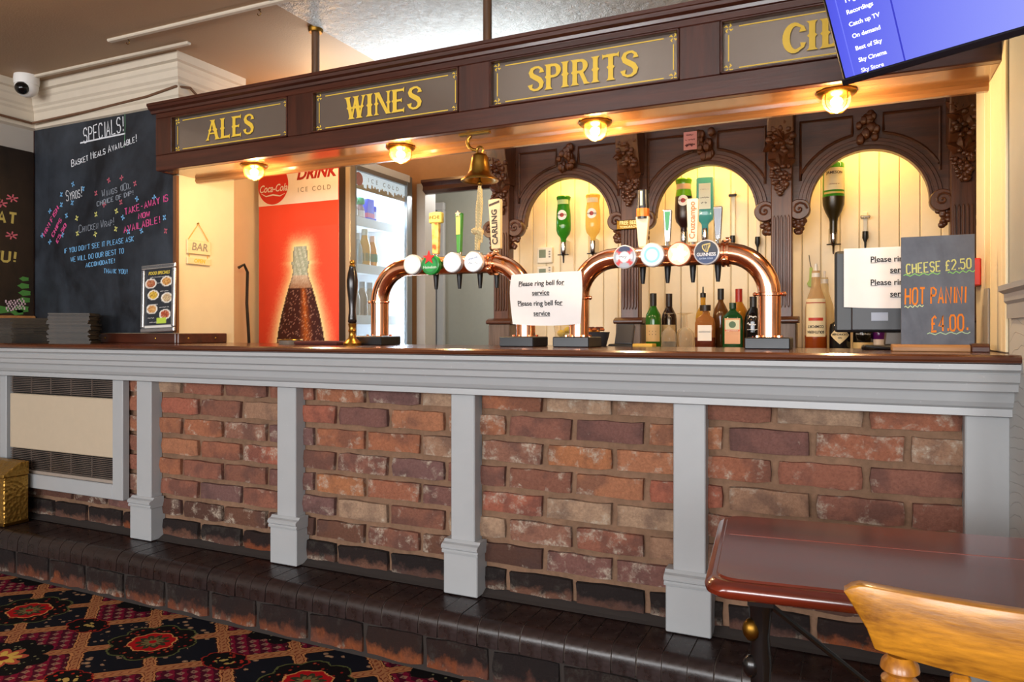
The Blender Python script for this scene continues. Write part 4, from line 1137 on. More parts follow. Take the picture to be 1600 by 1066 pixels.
# ================================================================== drinks fridge
FX0, FX1, FY0, FY1, FH = -3.003, -2.392, 3.10, 3.70, 2.02
fg = thing('drinks_fridge', 'tall red sided soft drink fridge with glass door', 'fridge', (-2.7, 3.4, 0))
wht = flat('f2f4f6', .35)
frp = flat('b9a88e', .3, .4)
side = build('side_panel', bx(FX0, FX1 - .056, FY0, FY0 + .03, 0, FH), flat('e84a30', .32, 0, .03), fg, .003)
build('front_post', bx(FX1 - .056, FX1 - .012, FY0, FY0 + .04, 0, FH), flat('3d342c', .3, .4), fg, .003)
build('door_post', bx(FX1 - .012, FX1 + .02, FY0 - .002, FY0 + .045, 0, FH), frp, fg, .003)
build('far_side', bx(FX0, FX1, FY1 - .03, FY1, 0, FH), wht, fg)
build('back', bx(FX0, FX0 + .03, FY0 + .03, FY1 - .03, 0, FH), wht, fg)
build('inner_side', bx(FX0 + .03, FX1 - .014, FY0 + .0405, FY0 + .045, .1, FH - .04), wht, fg)
build('roof', bx(FX0 + .03, FX1 + .018, FY0 + .045, FY1 - .03, FH - .04, FH), wht, fg)
build('floor_tray', bx(FX0 + .03, FX1 - .01, FY0 + .045, FY1 - .03, .08, .12), wht, fg)
for z in (1.70, 1.445, 1.165, .88, .6):
    sh = build('shelf', bx(FX0 + .032, FX1 - .035, FY0 + .046, FY1 - .032, z, z + .012), flat('eef2f6', .3), fg)
    build('shelf_lip', bx(FX1 - .0345, FX1 - .03, FY0 + .046, FY1 - .032, z - .03, z + .02), wht, sh)
# printed side: white head band, disc logo, lettering, bottle picture
YF = FY0 - .0008
band = build('head_band', bx(FX0 + .001, FX1 - .058, YF, FY0, 1.792, FH - .002), flat('efe6d8', .35), side)
lc = onY(427, 300, FY0)
disc = MB().lathe([(.0, 0), (.108, 0)], 48, facing((lc.x, YF, 1.905)) @ Matrix.Translation((0, 0, .0008)), caps=False)
dl = build('logo_disc', disc, flat('cf2a1c', .3), band)
write('lettering', text_mb('Coca-Cola', .058, .0006, .35, sx=.80), facing((lc.x, YF - .001, 1.885)), M['white'], dl, .0008)
write('lettering', ribbon_poly([(-.085, -.012), (-.05, -.03), (0, -.024), (.05, -.034), (.085, -.022)], [.002, .006, .008, .006, .002]), facing((lc.x, YF - .001, 1.875)), M['white'], dl, .0008)
write('lettering', text_mb('DRINK', .082, .003, .28, sx=1.05), facing((-2.60, YF, 1.945)), flat('a3231c', .4), band, .0008)
write('lettering', text_mb('ICE COLD', .036, .0, 0, space=1.5), facing((-2.61, YF, 1.862)), flat('8d8068', .4), band, .0008)
def bottle_w(z):   # half width of the printed bottle
    tbl = [(1.03, .168), (1.12, .150), (1.20, .128), (1.28, .102), (1.34, .080), (1.385, .060), (1.42, .052), (1.455, .055), (1.46, .064), (1.475, .064), (1.48, .052), (1.53, .050), (1.54, .046), (1.56, .046)]
    if z >= 1.56: return 0
    for (za, a), (zb, b) in zip(tbl, tbl[1:]):
        if z <= zb: return a + (b - a) * (z - za) / (zb - za)
    return .1
GX, GW, GZ0, GZ1 = -2.705, .50, 1.02, 1.66
def cola(u, v):
    x = (u - .5) * GW; z = GZ0 + v * (GZ1 - GZ0); r_ = random.Random(int(u * 9999) * 31 + int(v * 9999)); w_ = bottle_w(z)
    red = hexc('e84a30')
    if w_ > 0 and abs(x) < w_:
        f = x / w_; n_ = r_.random()
        if z > 1.40: c = mixc(hexc('8d9c86'), hexc('dfe6d8'), abs(math.sin(f * 5 + z * 30)) * .8 * n_ + .1)
        elif z > 1.33: c = mixc(hexc('d8cdb8'), hexc('8a5a3a'), (1.40 - z) / .07 * .6 + n_ * .3)
        else: c = mixc(hexc('3a1410'), hexc('d9701c'), max(0, 1 - abs(f - .25) * 3.2) * (.5 + .5 * n_)); c = mixc(c, hexc('c9a08a'), .7 if n_ > .9 else 0)
        return mixc(c, hexc('1d1010'), max(0, abs(f) - .8) * 2)
    d = abs(x) - w_ if z < 1.56 else math.hypot(max(0, abs(x) - .04), z - 1.56)
    g = max(0, 1 - d / (.075 + .03 * r_.random()))
    return mixc(red, hexc('fbe2a0'), g ** 1.4)
g_, cols = print_grid(GW, GZ1 - GZ0, 84, 110, cola, facing((GX, FY0 - .0006, (GZ0 + GZ1) / 2)))
build('bottle_picture', g_, M['print'], side, colors=cols)
# glass door on the bar side
gd = build('door_frame', MB().box(FX1 - .008, FX1 + .016, FY0 + .0455, FY0 + .06, .06, FH - .005).box(FX1 - .008, FX1 + .016, FY1 - .055, FY1, .06, FH - .005).box(FX1 - .008, FX1 + .016, FY0 + .06, FY1 - .055, .06, .10).box(FX1 - .008, FX1 + .016, FY0 + .06, FY1 - .055, 1.955, FH - .005), flat('9aa0a6', .3, .6), fg, .002)
build('door_glass', bx(FX1, FX1 + .005, FY0 + .06, FY1 - .055, .10, 1.955), glassy('f4fbff', .04, .02), gd)
hd = build('header_sign', bx(FX1 - .006, FX1 - .001, FY0 + .06, FY1 - .056, 1.86, 1.954), emit('e4ecf4', .55, 'e8eef2'), gd)
write('lettering', text_mb('ICE COLD', .034, 0, 0, space=2.2), facing_px((FX1 - .001, FY0 + .33, 1.922)), flat('6a6f66', .4), hd, .0004)
ic = MB(); r_ = random.Random(3)
for k in range(34):
    y_ = FY0 + .07 + k * .0138; h_ = .012 + r_.random() * .026
    ic.poly([(0, 0), (.02, 0), (.017, h_), (.006, h_ * 1.1)], facing_px((FX1 - .001, y_, 1.861)) @ Matrix.Translation((0, 0, .0004)))
build('printed_ice', ic, flat('c8923a', .4), hd)
build('logo_disc', MB().lathe([(0, 0), (.036, 0)], 24, facing_px((FX1 - .001, FY0 + .10, 1.915)) @ Matrix.Translation((0, 0, .0005)), caps=False), flat('cf2a1c', .4), hd)
build('light_tube', MB().box(FX1 - .028, FX1 - .018, FY1 - .05, FY1 - .035, .2, 1.84), emit('eef4ff', 30.0), fg)
lamp('fridge_light', 'AREA', (FX1 - .05, FY1 - .06, 1.35), 5.0, (.86, .93, 1.0), .03, .95, (-.6, -1, 0)).rotation_euler = (R(90), 0, R(150))
lamp('fridge_light', 'AREA', (FX1 - .2, FY0 + .3, 1.85), 3.5, (.9, .95, 1.0), .3, .3, (0, 0, -1))
# bottles and cans: profile helper
def bottle(name, label, cat, loc, prof, mat, cap=None, cap_prof=None, n=2.0, sy=1.0, rz=0, liquid=None, labels=(), texts=(), group=None, inverted=False, seg=22):
    """prof: (r,z) from the base up. labels: (z0,z1,half_angle,mat,r). texts: (string,size,z,mat,r,kw)"""
    t = thing(name, label, cat, loc, rz, group)
    H_ = prof[-1][1]
    def fz(z): return (H_ - z) if inverted else z
    pf = [(r, fz(z)) for r, z in prof]
    if inverted: pf = pf[::-1]
    build('bottle_body', MB().lathe(pf, seg, None, n, sy), mat, t, local=True)
    if liquid:
        lm, lz = liquid
        lp = [(r + .0004, z - .0002 if z < .001 else z) for r, z in prof if z < lz] + [(.001 + max(r for r, z in prof if z < lz), lz)] if not inverted else [(r + .0004, z) for r, z in prof if z > lz]
        lp = [(r, fz(z)) for r, z in lp]
        if len(lp) > 1: build('liquid', MB().lathe(lp if not inverted else lp[::-1], seg, None, n, sy), lm, t, local=True)
    if cap: build('cap', MB().lathe([(r, fz(z)) for r, z in (cap_prof or [(prof[-1][0] + .0015, H_ - .03), (prof[-1][0] + .0015, H_ + .004)])][::(-1 if inverted else 1)], 16), cap, t, local=True)
    for z0, z1, ha, lm, r in labels:
        za, zb = sorted((fz(z0), fz(z1)))
        lb_ = MB()
        if n > 3:
            lb_.box(-ha, ha, -r * sy - .0012, -r * sy - .0002, za, zb)
        else: lb_.lathe([(r + .0008, za), (r + .0008, zb)], 14, None, 2.0, sy, False, (R(-90) - ha, R(-90) + ha))
        lo = build('paper_label', lb_, lm, t, local=True)
    for s_, sz, z, lm, r, kw in texts:
        tm = text_mb(s_, sz, **kw) if isinstance(s_, str) else squiggle(s_, sz, int(z * 1e4))
        if n > 3: b2 = MB().merge(tm, frame((0, -r * sy - .0018, fz(z)), (1, 0, 0), (0, 0, 1)))
        else:
            wrapped(tm, r + .0016); b2 = MB().merge(tm, Matrix.Translation((0, 0, fz(z))))
        build('lettering', b2, lm, t, local=True)
    return t
def round_label(t, r, z, rad, H_, sc):
    for k, (rr, col) in enumerate(((rad, 'f2efe6'), (rad * .42, 'c03a30'))):
        vs = [(0, 0, .0004 * k)] + [(rr * q / 4 * math.cos(R(15 * i)), rr * q / 4 * math.sin(R(15 * i)), .0004 * k) for q in range(1, 5) for i in range(24)]
        fs = [(0, 1 + i, 1 + (i + 1) % 24) for i in range(24)] + [(1 + q * 24 + i, 1 + q * 24 + (i + 1) % 24, 25 + q * 24 + (i + 1) % 24, 25 + q * 24 + i) for q in range(3) for i in range(24)]
        m_ = wrapped(MB().add(vs, fs), r * sc + .0010); build('round_label' if k == 0 else 'red_disc', MB().merge(m_, Matrix.Translation((0, 0, (H_ - z) * sc))), flat(col, .5), t, local=True)
CAN = [(.024, 0), (.032, .008), (.032, .105), (.026, .116)]
SOFT = [(.0, 0), (.029, 0), (.031, .006), (.031, .085), (.029, .11), (.018, .145), (.0145, .165), (.0145, .185), (.015, .19)]
FRG = 'drinks inside the glass-door fridge'
fx = FX1 - .075
def fbot(y, z, lab, mat, cap, sc=1.0, prof=SOFT, lbls=(), dx=0):
    return bottle('soft_drink_bottle', lab, 'bottle', (fx + dx, y, z), [(r * sc, q * sc) for r, q in prof], mat, cap, group=FRG, labels=lbls, rz=R(75))
SM = [(.0, 0), (.026, 0), (.028, .005), (.028, .055), (.022, .072), (.018, .078), (.018, .088)]
for y_, c_, w_ in ((3.18, 'e8d84a', 'yellow'), (3.243, 'dcc7b4', 'pale peach'), (3.306, 'c9a4ac', 'pink')):
    bottle('juice_bottle', 'small %s juice bottle with round green cap on the top fridge shelf' % w_, 'bottle', (fx, y_, 1.713), SM, glassy(c_, .6), flat('1f9a62', .4), [(.020, .084), (.027, .09), (.03, .105), (.024, .122), (.0, .126)], group=FRG, labels=((.015, .05, R(70), flat('f0e8e4', .5), .028),), rz=R(75))
for y_, z_, lab in ((3.375, 1.713, 'blue drink carton beside the green-capped juices in the fridge'),):
    t = thing('drink_carton', lab, 'carton', (fx, y_, z_), 0, FRG)
    build('carton', MB().box(-.028, .028, -.03, .03, 0, .125), flat('2a3ccf', .4), t, .003, local=True)
    build('printed_band', MB().box(-.0286, .0286, -.0306, .0306, .02, .045), flat('d85a8a', .4), t, local=True)
bottle('drink_can', 'slim blue and white can next to the blue carton in the fridge', 'can', (fx, 3.43, 1.713), [(r * .7, z * .8) for r, z in CAN], flat('3a4ad0', .3, .4), group=FRG, rz=R(75), labels=((.02, .06, R(80), flat('e6e6f0', .4), .0224),))
fbot(3.185, 1.458, 'dark cola bottle nearest the fridge door post', glassy('241512', .8), flat('b01e1e', .4), 1.05)
fbot(3.232, 1.458, 'dark cola bottle with white label beside the orange juices', glassy('20241c', .8), flat('c9ccd0', .3, .6), 1.05, lbls=((.06, .10, R(80), flat('dfe4ea', .5), .0325),), dx=-.07)
fbot(3.285, 1.458, 'clear lemonade bottle on the second fridge shelf', glassy('dfe8ea', .35), flat('d8d8d8', .4), .92)
ORL = ((.03, .075, R(75), flat('3d7a4e', .5), .0325),)
fbot(3.352, 1.458, 'large orange juice bottle with green label in the fridge', glassy('f0b21e', .75), flat('f2ead0', .4), 1.08, lbls=ORL)
fbot(3.425, 1.458, 'smaller orange juice bottle beside the large one in the fridge', glassy('e6a02a', .7), flat('e8b49a', .4), .92, lbls=ORL)
for k, (y_, c_, w_) in enumerate(((3.19, 'e8eef0', 'clear mixer bottle by the door post, low fridge shelf'), (3.26, 'd8d4cc', 'clear mixer bottle second from the door post, low shelf'), (3.33, 'b9a48e', 'amber tinted mixer bottle, low fridge shelf'), (3.40, 'c9b8a4', 'pale amber mixer bottle at the end of the low shelf'))):
    fbot(y_, 1.178, w_, glassy(c_, .4), flat('9a9a9a', .4), 1.0)
for k, y_ in enumerate((3.18, 3.25, 3.32, 3.39)):
    bottle('drink_can', ['silver can by the door post on the bottom visible shelf', 'blue can second from the door post, bottom visible shelf', 'red can in the middle of the bottom visible shelf', 'grey can furthest from the door post, bottom visible shelf'][k], 'can', (fx, y_, .893), CAN, flat(['b9bcc4', '4a6aa8', 'c04a3a', '8a8f96'][k], .3, .5), group=FRG)
# ================================================================== beer taps
TY = 2.45; TZ = 1.352; PR = .035
def tower(x0, x1, label, bend=.136):
    t = thing('beer_tap_tower', label, 'beer tap', ((x0 + x1) / 2, TY, 1.0432))
    zb = TZ - bend
    path = [(x0, TY, 1.08), (x0, TY, zb)] + [(x0 + bend * (1 - math.cos(R(a))), TY, zb + bend * math.sin(R(a))) for a in range(10, 91, 10)] + \
           [(x1 - bend * (1 - math.cos(R(a))), TY, zb + bend * math.sin(R(a))) for a in range(90, 0, -10)] + [(x1, TY, zb), (x1, TY, 1.08)]
    build('pipe', MB().tube(path, PR, 26), M['copper'], t)
    for xx in (x0, x1):
        b_ = build('base_block', bx(xx - .065, xx + .068, TY - .09, TY + .05, 1.0433, 1.079), M['blackm'], t, .003)
        for k in range(4):
            aa = R(45 + 90 * k); build('bolt', MB().lathe([(.006, 1.079), (.006, 1.085), (.0, 1.0855)], 6, Matrix.Translation((xx + .046 * math.cos(aa), TY - .005 + .046 * math.sin(aa), 0))), M['copper'], b_)
        build('collar', MB().lathe([(PR + .0005, zb - .006), (PR + .004, zb - .004), (PR + .004, zb + .004), (PR + .0005, zb + .006)], 26, Matrix.Translation((xx, TY, 0)), caps=False).ball((xx + PR + .010, TY - .01, zb), .008, 8, 6).ball((xx - PR - .008, TY - .01, zb), .007, 8, 6), M['copper'], t)
    xf = x1 - bend + .003
    mf_ = frame((xf, TY, TZ), (0, 1, 0), (0, 0, 1))
    fl = MB().lathe([(PR + .001, -.012), (PR + .009, -.012), (PR + .009, -.004), (PR + .004, -.002), (PR + .004, .002), (PR + .009, .004), (PR + .009, .012), (PR + .001, .012)], 26, mf_, caps=False)
    for aa in (60, 180, 300): fl.ball((xf, TY + (PR + .012) * math.cos(R(aa)), TZ + (PR + .012) * math.sin(R(aa + 30))), (.013, .009, .009), 8, 6)
    build('flange', fl, M['copper'], t)
    return t
t1 = tower(-1.728, -1.083, 'copper beer tap tower on the left, hung with the left edge of the notice')
t2 = tower(-.877, -.236, 'copper beer tap tower on the right, in front of the middle arch')
def badge(t, x, z, rim, fn, texts=(), r=.0385, glow=None):
    m = facing((x, TY - PR - .02, z))
    b_ = build('badge', MB().lathe([(.0, -.02), (r - .004, -.02), (r, -.016), (r, .004), (r - .003, .006), (.0, .006)], 32, m, caps=False), rim, t)
    n = 12; vs = [(0, 0, 0)]; cols = [lin(fn(0, 0))]; fs = []
    for j in range(1, 8):
        for i in range(28):
            a = 2 * math.pi * i / 28; rr = (r - .004) * j / 7; vs.append((rr * math.cos(a), rr * math.sin(a), 0)); cols.append(lin(fn(math.cos(a) * j / 7, math.sin(a) * j / 7)))
    for i in range(28): fs.append((0, 1 + i, 1 + (i + 1) % 28))
    for j in range(6):
        for i in range(28): a = 1 + j * 28 + i; b = 1 + j * 28 + (i + 1) % 28; fs.append((a, b, b + 28, a + 28))
    mb = MB().add(vs, fs, False, m @ Matrix.Translation((0, 0, .0068)))
    build('badge_face', mb, glow or M['print'], b_, colors=cols)
    for s_, sz, dx, dz, col, kw in texts: write('lettering', text_mb(s_, sz, **kw), m @ Matrix.Translation((dx, dz, .0068)), flat(col, .5), b_, .0012)
    return b_
lit = NT('lit_badge_face'); a_ = lit.node('ShaderNodeVertexColor'); a_.layer_name = 'Col'; lit.base(a_.outputs[0], .3)
lit.l.new(a_.outputs[0], lit.b.inputs['Emission Color']); lit.b.inputs['Emission Strength'].default_value = .9; lit = lit.m
wrim = flat('d8d8da', .3, .3)
rad = lambda x, y: math.hypot(x, y)
badge(t1, -1.537, 1.356, wrim, lambda x, y: hexc('f4f2e6') if rad(x, y) < .8 else hexc('c9c8b0'), (), glow=lit)
hb_ = badge(t1, -1.455, 1.352, flat('1f9a3a', .3), lambda x, y: hexc('20a54a') if rad(x, y) < .85 else hexc('0f7a30'), (('Heineken', .0155, 0, -.010, 'f0fff0', {}),), glow=None)
st = MB()
st.prism([((.028 if k % 2 == 0 else .0115) * math.cos(R(90 + 36 * k)), .012 + (.028 if k % 2 == 0 else .0115) * math.sin(R(90 + 36 * k))) for k in range(10)], .0075, .011, facing((-1.458, TY - PR - .02, 1.366)))
build('red_star', st, flat('d8291f', .4), hb_)
badge(t1, -1.360, 1.357, wrim, lambda x, y: hexc('ffffff') if rad(x, y) < .9 else hexc('d8d8d8'), glow=lit)
badge(t1, -1.270, 1.356, wrim, lambda x, y: hexc('f6f6f6') if not (abs(y - .38 - .25 * x) < .14 and abs(x) < .6) else hexc('8a909c'), (('CARLING', .0165, 0, -.006, '3a4250', {'shear': .15, 'sx': .86}),), glow=lit)
badge(t2, -.693, 1.349, wrim, lambda x, y: hexc('23305a') if y > .45 and abs(x) < .6 else (hexc('d23a3a') if abs(abs(x) - abs(y)) < .28 and rad(x, y) > .55 else (hexc('f2f4f8') if (x / .8) ** 2 + (y / .5) ** 2 < 1 else hexc('a8b0bc'))), (), .040)
write('script_mark', squiggle(.038, .02, 8, .0018), facing((-.693, TY - PR - .0268, 1.349)), flat('3a3a5a', .5), t2, .0012)
badge(t2, -.599, 1.352, wrim, lambda x, y: hexc('d8fbf4') if rad(x, y) < .45 else (hexc('5fe0d0') if rad(x, y) < .82 else hexc('e8d9b0')), (), .040, lit)
badge(t2, -.510, 1.351, flat('c9794e', .3, .5), lambda x, y: hexc('ffffff') if rad(x, y) < .62 + .14 * math.cos(5 * math.atan2(y, x)) else hexc('e8a888'), (), .040, lit)
gb_ = badge(t2, -.422, 1.353, wrim, lambda x, y: hexc('1c2234') if y > -.35 else hexc('27406e'), (('GUINNESS', .0155, 0, -.008, 'f2f2f6', {'off': .0003, 'sx': .84}), ('EXTRA COLD', .007, 0, -.021, 'cfe2ff', {})), .0405)
harp = MB().ribbon([(-.012, .022), (-.011, .012), (-.004, .003), (.004, .001), (.006, .010), (.011, .020), (.012, .027), (.0, .025), (-.012, .022)], .004); harp.ribbon([(-.005, .023), (-.002, .005)], .0015); harp.ribbon([(.001, .024), (.002, .004)], .0015); harp.ribbon([(.006, .024), (.005, .008)], .0015)
write('harp', harp, facing((-.422, TY - PR - .02, 1.353)) @ Matrix.Translation((0, 0, .0068)), flat('d8bd62', .4), gb_, .0012)
def pull(t, x, z1, w0, w1, dep, mat, tilt=0.0, z0=1.405):
    """pump handle: chrome ferrule, tapered paddle, spout below the pipe"""
    yy = TY + .055
    build('tap_body', MB().tube([(x, TY + PR - .004, TZ), (x, yy, TZ)], .013, 12).lathe([(.014, TZ - .03), (.014, TZ + .03), (.009, TZ + .045), (.009, z0 + .004)], 14, Matrix.Translation((x, yy, 0))), M['chrome'], t)
    build('spout', MB().lathe([(.006, TZ - .088), (.0085, TZ - .07), (.011, TZ - .04), (.012, TZ - .028)], 12, Matrix.Translation((x, yy, 0))), M['black'], t)
    h = z1 - z0; m = Matrix.Translation((x, yy, z0)) @ Matrix.Rotation(tilt, 4, 'Y')
    pts = [(-w0 / 2, 0), (w0 / 2, 0), (w1 / 2, h * .97), (w1 / 2 - .003, h), (-w1 / 2 + .003, h), (-w1 / 2, h * .97)]
    p_ = build('handle', MB().prism(pts, -dep / 2, dep / 2, m @ fm), mat, t, .003, 2)
    return p_, m, h, yy
vt = lambda s_, m, h, dz, size, col, dep, **kw: (MB().merge(text_mb(s_, size, **kw), m @ Matrix.Translation((0, -dep / 2 - .0012, dz)) @ frame((0, 0, 0), (0, 0, 1), (-1, 0, 0))), flat(col, .5))
yel = NT('golden_handle'); yel.base(yel.ramp(yel.noise(30, 2), [(.4, 'e2cf7a'), (.6, 'd09a48'), (.66, 'b05a28')]), .4)
p_, m, h, yy = pull(t1, -1.497, 1.572, .026, .034, .02, yel.m)
build('handle_head', MB().box(-.027, .030, -.014, .012, h - .045, h - .002, m), flat('d9c566', .4), p_, .004)
write('lettering', text_mb('INCHE', .019, .0004, sx=.85), m @ Matrix.Translation((0, -.014, h - .023)) @ frame((0, 0, 0), (1, 0, 0), (0, 0, 1)), flat('6a5a22', .5), p_, .001)
p_, m, h, yy = pull(t1, -1.391, 1.562, .014, .027, .022, flat('3f8f3a', .35))
build('handle_band', MB().box(-.009, .009, -.0125, -.0112, h * .45, h * .93, m), flat('b9c46a', .4), p_)
build('star_tip', MB().prism([((.013 if k % 2 == 0 else .006) * math.cos(R(90 + 36 * k)), h - .006 + (.013 if k % 2 == 0 else .006) * math.sin(R(90 + 36 * k))) for k in range(10)], -.016, -.011, m @ fm), flat('c9b8a8', .4), p_)
pull(t1, -1.30, 1.40, .01, .01, .01, M['chrome'], z0=1.398)
p_, m, h, yy = pull(t1, -1.228, 1.603, .038, .052, .022, flat('dcc9a2', .45), R(-2), 1.412)
mb_, mt = vt('CARLING', m, h, h * .44, .032, '2a2420', .022, off=.0008); build('lettering', mb_, mt, p_)
build('handle_stripe', MB().prism([(-.022, h * .86), (.022, h * .92), (.022, h * .96), (-.022, h * .90)], -.0128, -.0115, m @ fm), flat('3a2a20', .5), p_)
p_, m, h, yy = pull(t2, -.660, 1.50, .026, .046, .022, flat('ead9b6', .4), 0, 1.392)
build('handle_top', MB().lathe([(.020, h - .01), (.0225, h + .03), (.019, h + .09), (.0, h + .093)], 16, m), flat('1f2026', .3), p_)
build('handle_band', MB().lathe([(.0222, h - .002), (.0232, h + .012), (.0228, h + .026)], 16, m, caps=False), flat('d9772a', .35, .3), p_)
build('handle_stripe', MB().box(-.004, .004, -.0225, -.0205, h + .035, h + .085, m), flat('e6d8b0', .4), p_)
p_, m, h, yy = pull(t2, -.573, 1.517, .018, .030, .014, M['chrome']); build('handle_inlay', MB().prism([(-.005, h * .35), (.004, h * .35), (.010, h * .93), (-.009, h * .93)], -.0085, -.0068, m @ fm), flat('2f8f5a', .35), p_)
p_, m, h, yy = pull(t2, -.487, 1.548, .030, .040, .02, flat('efe0c4', .45), 0, 1.40)
mb_, mt = vt('Cruzcampo', m, h, h * .5, .027, 'd8702a', .02, off=.0004); build('lettering', mb_, mt, p_)
p_, m, h, yy = pull(t2, -.404, 1.516, .018, .030, .014, M['chrome']); build('handle_inlay', MB().prism([(-.006, h * .15), (.006, h * .15), (.012, h * .93), (-.012, h * .93)], -.0085, -.0068, m @ fm), flat('70757c', .3, .5), p_)
# hand pump
hp = thing('hand_pump', 'black and brass hand pump handle beside the left copper tower', 'beer pump', (-1.762, 2.315, 1.0432))
T = Matrix.Translation((-1.762, 2.315, 0))
build('brass_foot', MB().lathe([(.0, 1.0434), (.034, 1.0434), (.036, 1.052), (.026, 1.062), (.015, 1.072), (.012, 1.09), (.016, 1.10), (.012, 1.11), (.015, 1.118), (.017, 1.128), (.0, 1.13)], 22, T, caps=False), M['brass'], hp)
build('handle', MB().lathe([(.012, 1.128), (.017, 1.135), (.016, 1.15), (.013, 1.18), (.016, 1.225), (.021, 1.265), (.022, 1.295), (.018, 1.325), (.012, 1.345), (.013, 1.35)], 22, T), flat('1a1210', .18), hp)
build('brass_tip', MB().lathe([(.013, 1.35), (.011, 1.357), (.0, 1.358)], 18, T).ball((-1.762, 2.315, 1.366), .011, 12, 8), M['brass'], hp)
# things lying on the bar between the pumps
tag(build('bar_mat', bx(-2.07, -1.85, 2.33, 2.47, 1.0434, 1.058), flat('4a1712', .8, 0, .2, None, .3, 40), None, .006, 2), 'dark red folded bar towel left of the hand pump', 'bar towel')
rt = thing('ashtray', 'round brass rimmed dish on the bar in front of the red fridge', 'dish', (-2.13, 2.38, 1.0434))
build('dish', MB().lathe([(.0, 1.0434), (.045, 1.0434), (.05, 1.06), (.046, 1.063), (.04, 1.05), (.0, 1.05)], 26, Matrix.Translation((-2.13, 2.38, 0)), caps=False), flat('7d7468', .4, .3), rt)
build('rim', MB().tube([(-2.13 + .048 * math.cos(R(a)), 2.38 + .048 * math.sin(R(a)), 1.062) for a in range(0, 360, 20)], .003, 6, True), M['brass'], rt)
# paper notice taped between the two towers
def notice(name, label, fnpos, w, h, parent_loc, texts, nx=14, ny=8):
    t = thing(name, label, 'notice', parent_loc)
    vs = []; fs = []
    for k in (0, 1):
        for j in range(ny + 1):
            for i in range(nx + 1): vs.append(fnpos(i / nx, j / ny) + Vector((0, .0006 * k, 0)))
    q = (nx + 1) * (ny + 1)
    for k in (0, 1):
        for j in range(ny):
            for i in range(nx): a = k * q + j * (nx + 1) + i; fs.append((a, a + 1, a + nx + 2, a + nx + 1))
    sh = build('paper', MB().add(vs, fs, True), M['paper'], t)
    for s_, sz, u, v in texts:
        tm = text_mb(s_, sz, .0004, 0, sx=.95); xs = [p.x for p in tm.v]; a, b = min(xs), max(xs)
        tm.box(a, b, -sz * .42, -sz * .36, 0, .0003)
        b2 = MB(); b2.f = tm.f; b2.sm = tm.sm
        for p in tm.v:
            uu = u + p.x / w; vv = v + p.y / h; pos = fnpos(uu, vv); b2.v.append(pos + Vector((0, -.0012 - p.z, 0)))
        build('lettering', b2, M['ink'], sh)
    return t
NL = [('Please ring bell for', .0238, .45, .80), ('service', .0238, .455, .62), ('Please ring bell for', .0238, .43, .42), ('service', .0238, .455, .23)]
def n1(u, v):
    x = -1.113 + .265 * u + (.012 * math.sin(v * 3.0) - .004) * (-1 if u < .5 else .6) * abs(u - .5) * 2
    z = 1.124 + .178 * v + .006 * u * v - .006 * (1 - v) * math.sin(u * 3.1)
    return Vector((x, 2.392 - .010 * math.sin(u * math.pi) + .006 * math.sin(v * 5 + u * 3), z))
notice('bell_notice', 'white paper ring bell notice taped between the two copper tap towers', n1, .265, .178, (-.98, 2.39, 1.12), NL)

# ================================================================== optics and bottles on the back bar
LAB = flat('efe3c8', .55); CREAM = flat('e8d8a8', .55); DK = flat('2a211c', .6); WT = M['white']
MART = [(.0, 0), (.036, 0), (.040, .006), (.034, .03), (.034, .05), (.039, .085), (.041, .15), (.040, .185), (.034, .205), (.018, .225), (.0145, .235), (.014, .285)]
def optic(t, zbot, mat=None):
    """spirit measure under an inverted bottle, clipped to the wall; local coords below the neck"""
    build('optic_measure', MB().lathe([(.016, .035), (.017, .0), (.015, -.03), (.006, -.04), (.005, -.07), (.003, -.075)], 14), mat or M['chrome'], t, local=True)
    build('optic_bracket', MB().box(-.012, .012, .02, .1, -.02, .05), flat('d8d4c8', .4), t, local=True)
    build('optic_bar', MB().tube([(-.03, -.01, -.032), (.03, -.01, -.032)], .003, 6), M['black'], t, local=True)
def hang(name, label, x, z, prof, mat, sc, labels, texts=(), liquid=None, n=2.0, sy=1.0, capmat=None, rz=.12, seg=24):
    t = bottle(name, label, 'bottle', (x, 3.635, z), [(r * sc, q * sc) for r, q in prof], mat, None, n=n, sy=sy, rz=rz, liquid=liquid, labels=labels, texts=texts, group='bottles hung on optics', inverted=True, seg=seg)
    optic(t, z, capmat); return t
round_label(hang('vermouth_bottle', 'green vermouth bottle hung upside down in the left arch', -1.387, 1.535, MART, glassy('3f9a26', .6), .98, ((.020, .045, R(60), flat('b9d48a', .5), .0345), ), (('MARTINI', .013, .104, flat('1c1c22', .5), .0425, {}),)), .0405, .106, .0265, .285, .98)
round_label(hang('vermouth_bottle', 'pale yellow vermouth bottle hung upside down in the left arch', -1.223, 1.535, MART, glassy('f0d878', .45), .97, ((.020, .045, R(60), flat('e8dcb8', .5), .0345), ), (('MARTINI', .013, .104, flat('1c1c22', .5), .0425, {}),)), .0405, .106, .0265, .285, .97)
round_label(hang('vermouth_bottle', 'dark red vermouth bottle with green foot hung in the middle arch', -.752, 1.555, MART, glassy('7fc02a', .6), 1.04, ((.028, .055, R(65), flat('d9b489', .5), .0365), ), (('MARTINI', .0135, .112, flat('1c1c22', .5), .0450, {}),), liquid=(flat('2a1410', .3), .07)), .0405, .108, .0265, .285, 1.04)
GIN = [(.0, 0), (.036, 0), (.039, .006), (.039, .17), (.036, .19), (.020, .205), (.015, .215), (.014, .265)]
hang('gin_bottle', 'square blue gin bottle hung upside down in the middle arch', -.648, 1.565, GIN, glassy('6fc4cc', .4), 1.06, ((.03, .155, .028, flat('d8dcc8', .5), .0405),), ((.045, .010, .10, flat('4a4a44', .5), .0415, {}), (.035, .014, .125, flat('4a4a44', .5), .0415, {}), (.04, .007, .06, flat('8a8a80', .5), .0415, {})), n=6.0, sy=.8)
